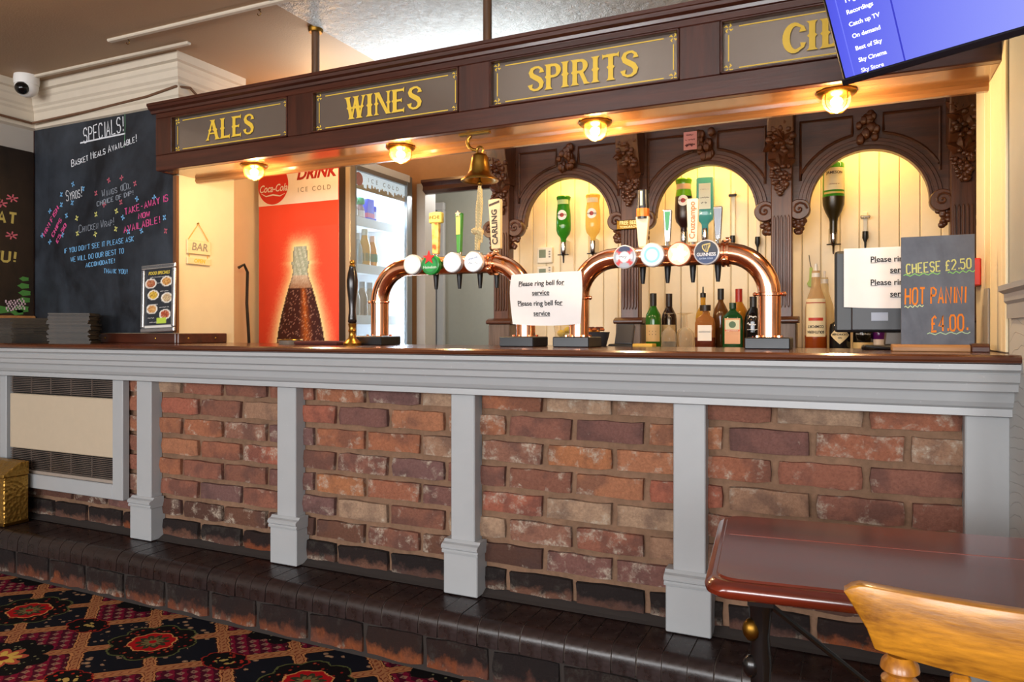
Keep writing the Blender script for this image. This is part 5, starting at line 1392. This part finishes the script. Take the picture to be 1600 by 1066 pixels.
WHI = [(.0, 0), (.042, 0), (.045, .006), (.046, .15), (.044, .185), (.034, .215), (.019, .245), (.016, .26), (.0155, .33)]
hang('whiskey_bottle', 'large green whiskey bottle with cream label hung in the right arch', -.073, 1.525, WHI, glassy('4a9a2e', .62), 1.02, ((.025, .125, R(62), CREAM, .0465), (.133, .142, R(62), flat('c9b25a', .4), .0465)), (('JAMESON', .017, .048, flat('3a2a1a', .5), .048, {'off': .0003}), (.05, .007, .10, flat('7a2a1a', .5), .048, {})), liquid=(flat('2c2208', .3), .12))
# empty optic rails
for k, (px, py0, py1) in enumerate(((1145, 297, 378), (1184, 298, 380), (1352, 330, 372))):
    a = onY(px, py0, 3.72); b = onY(px, py1, 3.72)
    t = thing('optic_rail', ['empty white optic bracket in the middle arch, right of the blue gin bottle', 'empty white optic bracket beside the scroll of the third pilaster', 'empty white optic bracket to the right of the large whiskey bottle'][k], 'optic', (a.x, 3.735, b.z), 0, 'empty optic brackets')
    build('rail', bx(a.x - .010, a.x + .010, 3.735, 3.749, b.z, a.z), flat('e4dcc4', .4), t, .003)
    build('clip', bx(a.x - .02, a.x + .02, 3.705, 3.7345, a.z - .035, a.z - .02), M['chrome'], t, .003)
    build('measure', MB().lathe([(.012, b.z + .03), (.013, b.z), (.005, b.z - .02), (.004, b.z - .05)], 12, Matrix.Translation((a.x, 3.715, 0))), M['black'], t)
# thermostats
for k, (z0, z1, lab) in enumerate(((1.473, 1.562, 'white wall thermostat in the left arch, the upper of two'), (1.385, 1.457, 'white wall thermostat in the left arch, the lower of two'))):
    t = thing('thermostat', lab, 'thermostat', (-1.533, 3.74, z0), 0, 'thermostats in the left arch')
    b_ = build('case', bx(-1.577, -1.489, 3.722, 3.7495, z0, z1), flat('eee6d2', .45), t, .006, 2)
    build('screen', bx(-1.565, -1.525, 3.7212, 3.7222, z0 + .03, z1 - .015), flat('7d8a72', .3), t)
    for q in range(3): build('button', bx(-1.508, -1.498, 3.7205, 3.7222, z0 + .03 + q * .014, z0 + .038 + q * .014), flat('8a8478', .4), t)
# bottles standing on the back shelf
SY = 3.36; SH = 1.0201
WINE = [(.0, 0), (.034, 0), (.036, .004), (.036, .14), (.033, .162), (.018, .192), (.0138, .205), (.0135, .262)]
def shelf_bottle(name, label, x, prof, mat, y=SY, **kw):
    return bottle(name, label, 'bottle', (x, y, SH), prof, mat, rz=math.atan2(-x, y) * .6, group='bottles on the back shelf', **kw)
wl = (.03, .108, R(58), flat('cfae78', .55), .0365)
WTX = [('. . .', .03, .085, DK, .037, {}), ('. . .', .03, .070, DK, .037, {})]
shelf_bottle('wine_bottle', 'green wine bottle with tan label beside the middle pilaster', -.836, [(r, z * .96) for r, z in WINE], glassy('2c6a1c', .75), cap=flat('1c1a18', .4), cap_prof=[(.0155, .195), (.0155, .254), (.0, .255)], labels=(wl,), texts=WTX)
shelf_bottle('wine_bottle', 'dark wine bottle half hidden behind the green wine bottle', -.785, [(r, z * .97) for r, z in WINE], glassy('2a1a14', .85), y=3.46, cap=flat('241816', .4), cap_prof=[(.0155, .195), (.0155, .256), (.0, .257)], labels=((.03, .108, R(58), flat('b99a68', .55), .0365),))
DIS = [(.0, 0), (.040, 0), (.044, .005), (.044, .115), (.038, .135), (.016, .152), (.012, .158), (.012, .175)]
shelf_bottle('amaretto_bottle', 'square amaretto bottle with white label and flat square cap', -.598, DIS, glassy('c98a4a', .4), n=5.0, cap=flat('2b2018', .4), cap_prof=[(.024, .170), (.024, .196), (.0, .196)], labels=((.035, .105, .030, flat('f2ece0', .5), .0445),), texts=(('DISARONNO', .0085, .075, flat('4a4a4a', .5), .0455, {}),), liquid=(flat('5a2412', .2), .05))
TALL = [(.0, 0), (.034, 0), (.036, .004), (.036, .15), (.033, .175), (.018, .205), (.0125, .215), (.012, .27)]
shelf_bottle('liqueur_bottle', 'tall brown liqueur bottle with black cap behind the amaretto bottle', -.552, TALL, glassy('6a4420', .7), y=3.50, cap=M['black'], cap_prof=[(.0145, .225), (.0145, .276), (.0, .277)])
shelf_bottle('spirit_bottle', 'pale gold spirit bottle with a pourer behind the amaretto bottle', -.626, [(r * .95, z * .92) for r, z in TALL], glassy('d9a83a', .55), y=3.46, cap=M['black'], cap_prof=[(.013, .235), (.013, .255), (.004, .258), (.003, .285)])
JAG = [(.0, 0), (.040, 0), (.044, .006), (.044, .125), (.040, .145), (.020, .165), (.0135, .172), (.013, .2)]
shelf_bottle('herbal_liqueur_bottle', 'flat dark green herbal liqueur bottle with orange and white label', -.478, JAG, glassy('1d4a22', .8), n=4.5, sy=.6, cap=flat('20402a', .4), cap_prof=[(.015, .178), (.015, .204), (.0, .205)],
             labels=((.022, .135, .033, flat('d9a070', .5), .0445), (.085, .128, .029, flat('d8d4b0', .5), .0465), (.078, .085, .031, flat('d8602a', .5), .0465)), texts=(('Jagermeister', .010, .0815, flat('f0e8d0', .5), .0475, {}),))
stg = MB().lathe([(.0, 0), (.015, 0)], 20, caps=False); hj = [o for o in COL.objects if o.name == 'herbal_liqueur_bottle'][0]
build('stag_roundel', MB().merge(stg, frame((0, -.0295, .107), (1, 0, 0), (0, 0, 1))), flat('4a6a44', .5), hj, local=True)
shelf_bottle('whisky_bottle', 'amber bottle with red neck standing behind the green herbal bottle', -.468, [(r * 1.1, z) for r, z in TALL], glassy('c98a2a', .6), y=3.48, cap=flat('a8281c', .35), cap_prof=[(.0155, .205), (.0155, .272), (.0, .273)])
KRK = [(.0, 0), (.036, 0), (.038, .005), (.038, .125), (.033, .155), (.017, .18), (.014, .188), (.0135, .225)]
shelf_bottle('rum_bottle', 'black rum bottle with white script half hidden by the copper tower', -.391, KRK, glassy('14100f', .92), cap=flat('1c1a1a', .4), cap_prof=[(.0155, .185), (.0155, .230), (.0, .231)], texts=((.03, .016, .14, WT, .036, {}), (.05, .02, .108, WT, .0385, {}), (.05, .008, .085, WT, .0385, {}), ('*', .05, .035, flat('c8452a', .5), .0385, {})))
SOC = [(.0, 0), (.040, 0), (.043, .006), (.043, .17), (.039, .205), (.024, .25), (.0185, .27), (.018, .305), (.016, .31), (.016, .335)]
shelf_bottle('whiskey_liqueur_bottle', 'tall clear bottle with upside-down cream label and white pourer', -.136, SOC, glassy('e8d0a8', .3), cap=flat('e8e4dc', .35), cap_prof=[(.017, .30), (.017, .325), (.008, .33), (.006, .365), (.0, .366)],
             labels=((.055, .215, R(58), flat('ecdcb4', .55), .0432), (.122, .135, R(40), flat('c03a28', .5), .0436), (.196, .20, R(58), flat('b03020', .5), .0436)), liquid=(flat('8a3c10', .2), .06))
sc_b = [o for o in COL.objects if o.name == 'whiskey_liqueur_bottle'][0]
for s_, z_ in (('SOUTHERN', .075), ('COMFORT', .098)):
    tm = text_mb(s_, .0165, .0004, 0, sx=.85)
    for p in tm.v: p.x, p.y = -p.x, -p.y
    wrapped(tm, .0446); build('lettering', MB().merge(tm, Matrix.Translation((0, 0, z_))), DK, sc_b, local=True)
shelf_bottle('whiskey_liqueur_bottle', 'clear bottle with a pourer close behind the upside-down label bottle', -.105, [(r * .9, z * .93) for r, z in SOC], glassy('efe2c0', .3), y=3.46, cap=flat('d8d4cc', .35), cap_prof=[(.0155, .28), (.0155, .305), (.006, .31), (.005, .34), (.0, .341)])
HEN = [(.0, 0), (.038, 0), (.041, .005), (.041, .09), (.038, .108), (.022, .118), (.018, .122), (.018, .142)]
hn = shelf_bottle('gin_bottle', 'squat black gin bottle with a pale diamond label', -.043, HEN, glassy('101418', .92), cap=M['black'], cap_prof=[(.020, .120), (.020, .15), (.0, .15)])
dm = MB(); dm.poly([(-.038, 0), (-.004, -.034), (.004, -.034), (.038, 0), (.004, .034), (-.004, .034)])
dm2 = MB()
for i in range(8):
    for j in range(8):
        pass
def diamond_wrap(rx, rz_, z, r):
    mb = MB(); n = 12; vs = []; fs = []
    for i in range(n + 1):
        x = -rx + 2 * rx * i / n; hz = rz_ * (1 - abs(x) / rx) + .002; vs += [(x, -hz, 0), (x, hz, 0)]
    for i in range(n): fs.append((2 * i, 2 * i + 2, 2 * i + 3, 2 * i + 1))
    mb.add(vs, fs); wrapped(mb, r); return MB().merge(mb, Matrix.Translation((0, 0, z)))
build('paper_label', diamond_wrap(.040, .036, .062, .0418), flat('e0cb9c', .55), hn, local=True)
for s_, sz, z_ in (("HENDRICK'S", .0115, .064), ('GIN', .009, .050)):
    tm = text_mb(s_, sz, .0002); wrapped(tm, .0428); build('lettering', MB().merge(tm, Matrix.Translation((0, 0, z_))), DK, hn, local=True)
WN = [(.0, 0), (.036, 0), (.039, .004), (.039, .095), (.034, .112), (.018, .124), (.016, .14)]
shelf_bottle('gin_bottle', 'black gin bottle with cream foot band under the till screen', .045, WN, glassy('16130f', .92), cap=M['black'], labels=((.004, .032, R(85), flat('d8bd80', .5), .0395),), texts=(('WHITLEY NEILL', .0085, .066, WT, .0395, {}), ('*', .03, .082, flat('c8452a', .5), .0395, {})))
shelf_bottle('gin_bottle', 'narrow purple gin bottle beside the black one under the till', .105, [(r * .62, z) for r, z in WN], glassy('5a1a6a', .85), cap=flat('6a2a7a', .4), labels=((.02, .045, R(80), flat('e6dcd4', .5), .0246),), texts=((.02, .008, .085, WT, .0246, {}),))
# upturned wine glasses
GL = [(.030, .0), (.034, .02), (.036, .045), (.032, .07), (.018, .088), (.0045, .096), (.0035, .15), (.006, .156), (.03, .160), (.031, .162)]
gm = glassy('f6efe0', .10, .03)
for k, (x_, y_, lab) in enumerate(((-.763, 3.36, 'upturned wine glass next to the green wine bottle'), (-.682, 3.36, 'upturned wine glass next to the amaretto bottle'), (-.711, 3.46, 'upturned wine glass behind and between the front pair'), (-.735, 3.54, 'upturned wine glass at the back of the shelf'))):
    t = thing('wine_glass', lab, 'glass', (x_, y_, SH), 0, 'upturned wine glasses on the back shelf')
    build('bowl', MB().lathe(GL[:6], 20, None, caps=False), gm, t, local=True)
    build('stem', MB().lathe(GL[5:8], 12, None, caps=False), gm, t, local=True)
    build('foot', MB().lathe(GL[7:], 20, None, caps=False), gm, t, local=True)
# garnish jar, bowl and small things between the tower feet
jr = thing('garnish_jar', 'glass jar of lemon slices between the two copper towers', 'jar', (-1.035, 2.72, 1.0)); 
tag(build('drip_shelf', bx(-1.25, .30, 2.60, 2.86, .985, .9998), flat('2a2a2c', .5)), 'dark steel ledge along the staff side of the bar', 'ledge')
build('jar_glass', MB().lathe([(.0, 1.0005), (.038, 1.0005), (.042, 1.02), (.038, 1.09), (.044, 1.13)], 22, Matrix.Translation((-1.035, 2.72, 0)), caps=False), gm, jr)
for k in range(7): build('lemon_slice', MB().ball((-1.035 + .016 * math.cos(k * 2.1), 2.72 + .016 * math.sin(k * 2.1), 1.03 + k * .012), (.018, .012, .014), 10, 6), flat('d8c23a', .5), jr)
bw = thing('snack_bowl', 'dark bowl of orange snacks between the copper tower feet', 'bowl', (-.92, 2.74, 1.0))
build('bowl', MB().lathe([(.0, 1.0005), (.04, 1.0005), (.062, 1.085), (.064, 1.095), (.058, 1.09), (.0, 1.08)], 24, Matrix.Translation((-.92, 2.74, 0)), caps=False), flat('3a3a40', .35), bw)
for k in range(16): build('snack', MB().ball((-.92 + .042 * math.cos(k * 2.4) * (k / 16) ** .5, 2.74 + .042 * math.sin(k * 2.4) * (k / 16) ** .5, 1.098 + (k % 3) * .006), (.012, .009, .006), 8, 5), flat(['d8862a', 'b05a1c', '6a3418'][k % 3], .6), bw)
ct = thing('card_terminal', 'black card machine in its cradle behind the right tower foot', 'card machine', (-.79, 2.70, 1.0))
build('cradle', bx(-.84, -.74, 2.67, 2.77, 1.0003, 1.05), M['black'], ct, .006, 2); build('terminal', MB().box(-.035, .035, -.012, .012, 0, .085, Matrix.Translation((-.79, 2.715, 1.045)) @ Matrix.Rotation(R(-25), 4, 'X')), flat('2c2e34', .35), ct, .005, 2)
tag(build('order_pad', bx(-.735, -.66, 2.64, 2.70, 1.0003, 1.052), flat('d8a83a', .6), None, .002), 'small yellow order pad beside the card machine', 'notepad')
# green bottle opener hanging on the third pilaster's right side
bo = thing('bottle_opener', 'green bottle opener hanging on a cord right of the third pilaster', 'bottle opener', (-.175, 3.70, 1.30))
build('cord', MB().tube([(-.182, 3.748, 1.46), (-.178, 3.735, 1.43), (-.172, 3.73, 1.40)], .0018, 6), M['black'], bo)
build('opener', MB().prism([(-.006, .0), (.006, .0), (.008, -.06), (.018, -.075), (.012, -.09), (.0, -.095), (-.012, -.09), (-.018, -.075), (-.008, -.06)], -.004, .004, Matrix.Translation((-.172, 3.73, 1.40)) @ fm), flat('a8c83a', .4), bo, .002)
# ================================================================== till, its notice, chalk easel
tl = thing('till_screen', 'black till screen seen from behind at the right end of the bar', 'till', (.08, 2.47, 1.0432))
build('foot', bx(.03, .20, 2.42, 2.56, 1.0434, 1.056), M['black'], tl, .004)
build('stand', MB().prism([(.09, 1.056), (.17, 1.056), (.16, 1.16), (.10, 1.16)], 2.485, 2.515, fm), flat('5a4a3a', .4), tl, .004)
build('housing', bx(-.047, .245, 2.462, 2.484, 1.095, 1.345), M['black'], tl, .008, 2)
build('rear_cover', bx(.0, .205, 2.452, 2.4625, 1.10, 1.175), flat('22242a', .4), tl, .004)
lbq = build('rating_sticker', bx(.055, .100, 2.4505, 2.4522, 1.130, 1.155), flat('9aa3b4', .5), tl)
def n2(u, v):
    return Vector((-.02 + .285 * u, 2.458 - .020 * math.sin(min(1, u) * 3.14) * .5 - .014 * (1 - u) * (1 if u < .12 else .2), 1.172 + .178 * v + .005 * math.sin(u * 3.1) * (1 - v) * -1))
notice('bell_notice', 'white paper ring bell notice stuck on the back of the till screen', n2, .285, .178, (.12, 2.45, 1.17), [(a, b, .55, d) for a, b, c, d in NL])
tag(build('cable', MB().tube([(.06, 2.38, 1.047), (.03, 2.36, 1.05), (.04, 2.34, 1.056), (.08, 2.335, 1.052), (.12, 2.35, 1.047), (.15, 2.38, 1.047)], .004, 8), M['black']), 'loop of black cable on the bar in front of the till', 'cable')
ez = thing('chalk_easel', 'grey slate price board in a wooden foot at the right end of the bar', 'chalkboard', (.215, 2.3, 1.0432))
bd = build('slate', bx(.126, .301, 2.298, 2.306, 1.06, 1.36), M['slateg'], ez, .001)
build('wooden_foot', MB().runx([(2.262, 1.0434), (2.262, 1.056), (2.268, 1.0625), (2.336, 1.0625), (2.342, 1.056), (2.342, 1.0434)], .102, .288), M['palewood'], ez, .002)
build('foot_end', MB().runx([(2.258, 1.0433), (2.258, 1.058), (2.266, 1.066), (2.338, 1.066), (2.346, 1.058), (2.346, 1.0433)], .2885, .330), M['mahog'], ez, .002)
def on_easel(s_, px, py, hpx, col, wpx, rot=0, w=.0035):
    c = onY(px, py, 2.298); zc = 2.298 / ray(px, py).y; mb = chalk(s_, hpx * zc / F_PX, w); want = onY(px + wpx / 2, py, 2.298).x - onY(px - wpx / 2, py, 2.298).x
    k = want / mb.width
    for p in mb.v: p.x *= k
    write('chalk_writing', mb, facing(c) @ Matrix.Rotation(rot, 4, 'Z'), flat(col, .9), bd, .0006)
on_easel('CHEESE £2.50', 1467, 416, 15, 'd6d27c', 104, R(4), .004); on_easel('HOT PANINI', 1462, 462, 25, 'f0862a', 97, R(1), .006); on_easel('£4.00.', 1484, 505, 24, 'f0862a', 60, R(3), .006)
for px, py, L_, col in ((1440, 430, 50, '8fcf6a'), (1502, 426, 36, '8fcf6a'), (1428, 480, 26, 'cfd8a0'), (1482, 522, 58, 'b4cfa4')):
    c = onY(px, py, 2.298); zc = 2.298 / ray(px, py).y; LL = L_ * zc / F_PX
    write('chalk_writing', ribbon_poly([(-LL / 2 + LL * k / 16, .003 * math.sin(k * 1.6) + .004 * k / 16) for k in range(17)], .0025), facing(c), flat(col, .9), bd, .0006)
rb_ = thing('red_box', 'red plastic box fixed to the cream wall right of the price board', 'box', (XN - .03, 2.62, 1.23))
build('case', bx(XN - .045, XN - .0085, 2.56, 2.655, 1.235, 1.318), flat('d8301a', .4), rb_, .004, 2); build('front_plate', bx(XN - .0462, XN - .0452, 2.572, 2.643, 1.247, 1.306), flat('e84a2a', .4), rb_)

# ================================================================== television
TB = Vector((-.01, 1.65, 1.62)); xd = Vector((.277, -.155, 0)).normalized(); nrm = Vector((-xd.y, xd.x, 0)) * -1
tau = R(27.7); upv = (nrm * math.sin(tau) + Vector((0, 0, 1)) * math.cos(tau)).normalized(); TM = frame(TB, xd, upv)
tv = thing('television', 'flat television with a blue menu screen tilted down above the bar', 'television', (TB.x + .2, TB.y - .1, TB.z))
TW, TH = .72, .42
build('housing', MB().box(-.008, TW + .008, -.014, TH + .008, -.045, -.0005, TM), flat('0f1014', .3), tv, .004)
scr = NT('blue_menu_screen'); P_ = scr.sep(scr.tc('Generated')); gr_ = scr.ramp(P_[0], [(0.0, '3a3fd0'), (.12, '5a62f0'), (.45, '8f98ff'), (.8, 'b4bcff')])
scr.base('05050a', .25); scr.l.new(gr_, scr.b.inputs['Emission Color']); scr.b.inputs['Emission Strength'].default_value = .85
so = build('screen', MB().box(0, TW, 0, TH, -.0005, .0008, TM), scr.m, tv)
build('bottom_bezel', MB().box(-.008, TW + .008, -.014, -.001, -.0004, .006, TM), flat('14141a', .2), tv, .002)
build('menu_divider', MB().box(.118, .121, .0, TH, .0009, .0012, TM), emit('3a44c8', .5, '20208a'), so)
build('menu_divider', MB().box(.018, .020, .0, TH, .0009, .0012, TM), emit('7a84f8', .7, '20208a'), so)
def on_tv(px, py):
    r = ray(px, py); n_ = TM.to_3x3().col[2]; s_ = (TB - Vector((0, 0, EYE))).dot(n_) / r.dot(n_); p = Vector((0, 0, EYE)) + r * s_; return TM.inverted() @ p
wt = emit('ffffff', .95, 'ffffff')
for s_, px, py in (('TV guide', 1320, 6), ('Recordings', 1324, 24), ('Catch up TV', 1328, 43), ('On demand', 1333, 61), ('Best of Sky', 1338, 80), ('Sky Cinema', 1343, 98), ('Sky Store', 1347, 114)):
    q = on_tv(px, py); write('lettering', text_mb(s_, .0118, .0001, 0, 'LEFT'), TM @ Matrix.Translation((q.x, q.y + .005, .0009)), wt if s_ != 'Sky Store' else emit('c4c8ff', .7), so, .0004)
build('bracket_arm', MB().tube([TM @ Vector((TW * .6, TH * .45, -.045)), TM @ Vector((TW * .6, TH * .45, -.12)), (.50, 1.70, 1.85), (.50, 1.799, 1.85)], .012, 8), M['black'], tv)
build('wall_plate', bx(.44, .56, 1.79, 1.7995, 1.78, 1.92), M['black'], tv, .003)

# ================================================================== table and chair
TZt = .70; c0 = Vector((-.217, 1.195, 0)); ex = Vector((.486, .064, 0)).normalized(); ey = Vector((-ex.y, ex.x, 0))
ex = Vector((.99, .10, 0)).normalized(); ey = Vector((-ex.y, ex.x, 0))
tb = thing('pub_table', 'red mahogany pub table on black cast-iron legs', 'table', (.3, 1.45, 0))
W_, D_ = 1.0, .46; tm4 = frame((c0.x, c0.y, 0), ex, ey)
def rrect(x0, x1, y0, y1, r, n=6):
    pts = []
    for cx, cy, a0 in ((x1 - r, y0 + r, -90), (x1 - r, y1 - r, 0), (x0 + r, y1 - r, 90), (x0 + r, y0 + r, 180)):
        pts += [(cx + r * math.cos(R(a0 + 90 * k / n)), cy + r * math.sin(R(a0 + 90 * k / n))) for k in range(n + 1)]
    return pts
def slab_rings(rings):
    mb = MB(); n = len(rings[0][1]); vs = []; fs = []
    for z, pts in rings: vs += [(x, y, z) for x, y in pts]
    for j in range(len(rings) - 1):
        for i in range(n): fs.append((j * n + i, j * n + (i + 1) % n, (j + 1) * n + (i + 1) % n, (j + 1) * n + i))
    fs.append(tuple(range(n))[::-1]); fs.append(tuple(range((len(rings) - 1) * n, len(rings) * n)))
    return mb.add(vs, fs, True, tm4)
rg = [(TZt - .032, rrect(.012, W_ - .012, .012, D_ - .012, .03)), (TZt - .026, rrect(.003, W_ - .003, .003, D_ - .003, .035)), (TZt - .018, rrect(0, W_, 0, D_, .04)), (TZt - .010, rrect(.003, W_ - .003, .003, D_ - .003, .04)), (TZt - .004, rrect(.012, W_ - .012, .012, D_ - .012, .035)), (TZt - .0035, rrect(.018, W_ - .018, .018, D_ - .018, .035)), (TZt, rrect(.020, W_ - .020, .020, D_ - .020, .034))]
tt = build('table_top', slab_rings(rg), M['table'], tb, origin=(c0.x, c0.y, TZt))
build('inlay_line', MB().box(.03, W_ - .03, .285, .289, TZt - .0005, TZt + .0004, tm4), flat('8a3418', .25), tt)
for p in tt.data.polygons:
    if abs(p.normal.z) > .99: p.use_smooth = False
def iron_leg(lx, ly):
    b = MB(); T = tm4 @ Matrix.Translation((lx, ly, 0))
    b.lathe([(.015, .0), (.017, .02), (.015, .05), (.014, .5), (.018, .56), (.014, .60), (.02, .655), (.026, .667)], 12, T)
    return b
for lx in (.088, W_ - .088):
    for ly in (.055, D_ - .06):
        lg = build('iron_leg', iron_leg(lx, ly), M['iron'], tb)
        for q, z_ in enumerate((.06, .13, .20, .27, .34, .41, .48, .55, .61)): build('leg_boss', MB().ball((0, 0, 0), (.015, .014, .019), 10, 6, tm4 @ Matrix.Translation((lx - .014, ly - .006, z_))), M['iron'] if q % 2 else M['oldbrass'], lg)
        build('foot', MB().lathe([(.03, .0005), (.028, .012), (.016, .03)], 14, tm4 @ Matrix.Translation((lx, ly, 0))), M['iron'], tb)
    build('end_bracket', MB().box(lx - .02, lx + .02, .03, D_ - .03, .655, .6675, tm4).tube([(lx, .055, .45), (lx, D_ / 2, .40), (lx, D_ - .06, .45)], .008, 8, mat=tm4).tube([(lx, .055, .2), (lx, D_ / 2, .25), (lx, D_ - .06, .2)], .008, 8, mat=tm4), M['iron'], tb)
build('tie_rod', MB().tube([(.098, .055, .655), (.5, D_ / 2, .30)], .005, 8, mat=tm4).tube([(W_ - .098, .055, .655), (.5, D_ / 2, .30)], .005, 8, mat=tm4).tube([(.105, D_ / 2, .26), (W_ - .105, D_ / 2, .26)], .006, 8, mat=tm4), M['iron'], tb)
ch = thing('wooden_chair', 'golden oak chair with curved crest rail and turned spindles pulled up to the table', 'chair', (.20, 1.15, 0))
CW = .40; cyb = .985; CZ = .006
def crest():
    mb = MB(); n = 50; vs = []; fs = []
    def outline(f):   # f 0..1 along the rail: top z, bottom z
        u = abs(f - .5) * 2
        top = .792 - (0 if u < .9 else .012 * ((u - .9) / .1) ** 2); bot = .7035 + .012 * u ** 1.5
        if u > .84: bot = .722 + (u - .84) / .16 * .052
        return top, bot
    for i in range(n + 1):
        f = i / n; t_, b_ = outline(f); x = f * CW; bow = -.03 * (1 - (2 * f - 1) ** 2)
        for dy in (-.011, .011):
            for z_ in (b_ + .003, (t_ + b_) / 2, t_ - .003): vs.append((x - .008 * (1 - 2 * f) * (1 if f < .5 else 1), cyb + bow + dy, z_ + CZ))
    for i in range(n):
        a = i * 6; b = a + 6
        fs += [(a, a + 1, b + 1, b), (a + 1, a + 2, b + 2, b + 1), (a + 3, b + 3, b + 4, a + 4), (a + 4, b + 4, b + 5, a + 5), (a + 2, a + 5, b + 5, b + 2), (a, b, b + 3, a + 3)]
    fs += [(0, 3, 4, 1), (1, 4, 5, 2), (n * 6, n * 6 + 1, n * 6 + 4, n * 6 + 3), (n * 6 + 1, n * 6 + 2, n * 6 + 5, n * 6 + 4)]
    return mb.add(vs, fs, True)
build('crest_rail', crest(), M['oak'], ch, .0022, 2)
SP = [(.013, .0), (.016, .03), (.013, .05), (.012, .10), (.017, .14), (.014, .17), (.012, .235), (.014, .245), (.021, .254), (.0215, .260), (.015, .2655), (.0225, .272), (.021, .280), (.014, .288)]
for fx_ in (.052, .348):
    bow = -.03 * (1 - (2 * fx_ / CW - 1) ** 2)
    build('spindle', MB().lathe([(r * .95, .43 + z) for r, z in SP], 16, Matrix.Translation((fx_, cyb + bow, 0))), M['oakv'], ch)
for fx_ in (.112, .172, .228, .288):
    bow = -.03 * (1 - (2 * fx_ / CW - 1) ** 2)
    build('slat', MB().prism([(fx_ - .009, .43), (fx_ + .009, .43), (fx_ + .012, .58), (fx_ + .010, .712), (fx_ - .010, .712), (fx_ - .012, .58)], cyb + bow - .006, cyb + bow + .006, fm), M['oakv'], ch, .003)
build('seat', MB().box(-.005, .405, cyb - .05, cyb + .36, .405, .432), M['oak'], ch, .012, 3)
for lx in (.03, .37):
    for ly in (cyb - .02, cyb + .32):
        build('leg', MB().lathe([(.014, .0005), (.018, .03), (.014, .06), (.02, .2), (.024, .25), (.016, .29), (.02, .404)], 14, Matrix.Translation((lx, ly, 0))), M['oakv'], ch)
    build('side_stretcher', MB().tube([(lx, cyb - .02, .16), (lx, cyb + .32, .16)], .011, 10), M['oak'], ch)
build('cross_stretcher', MB().tube([(.03, cyb + .15, .16), (.37, cyb + .15, .16)], .011, 10), M['oak'], ch)
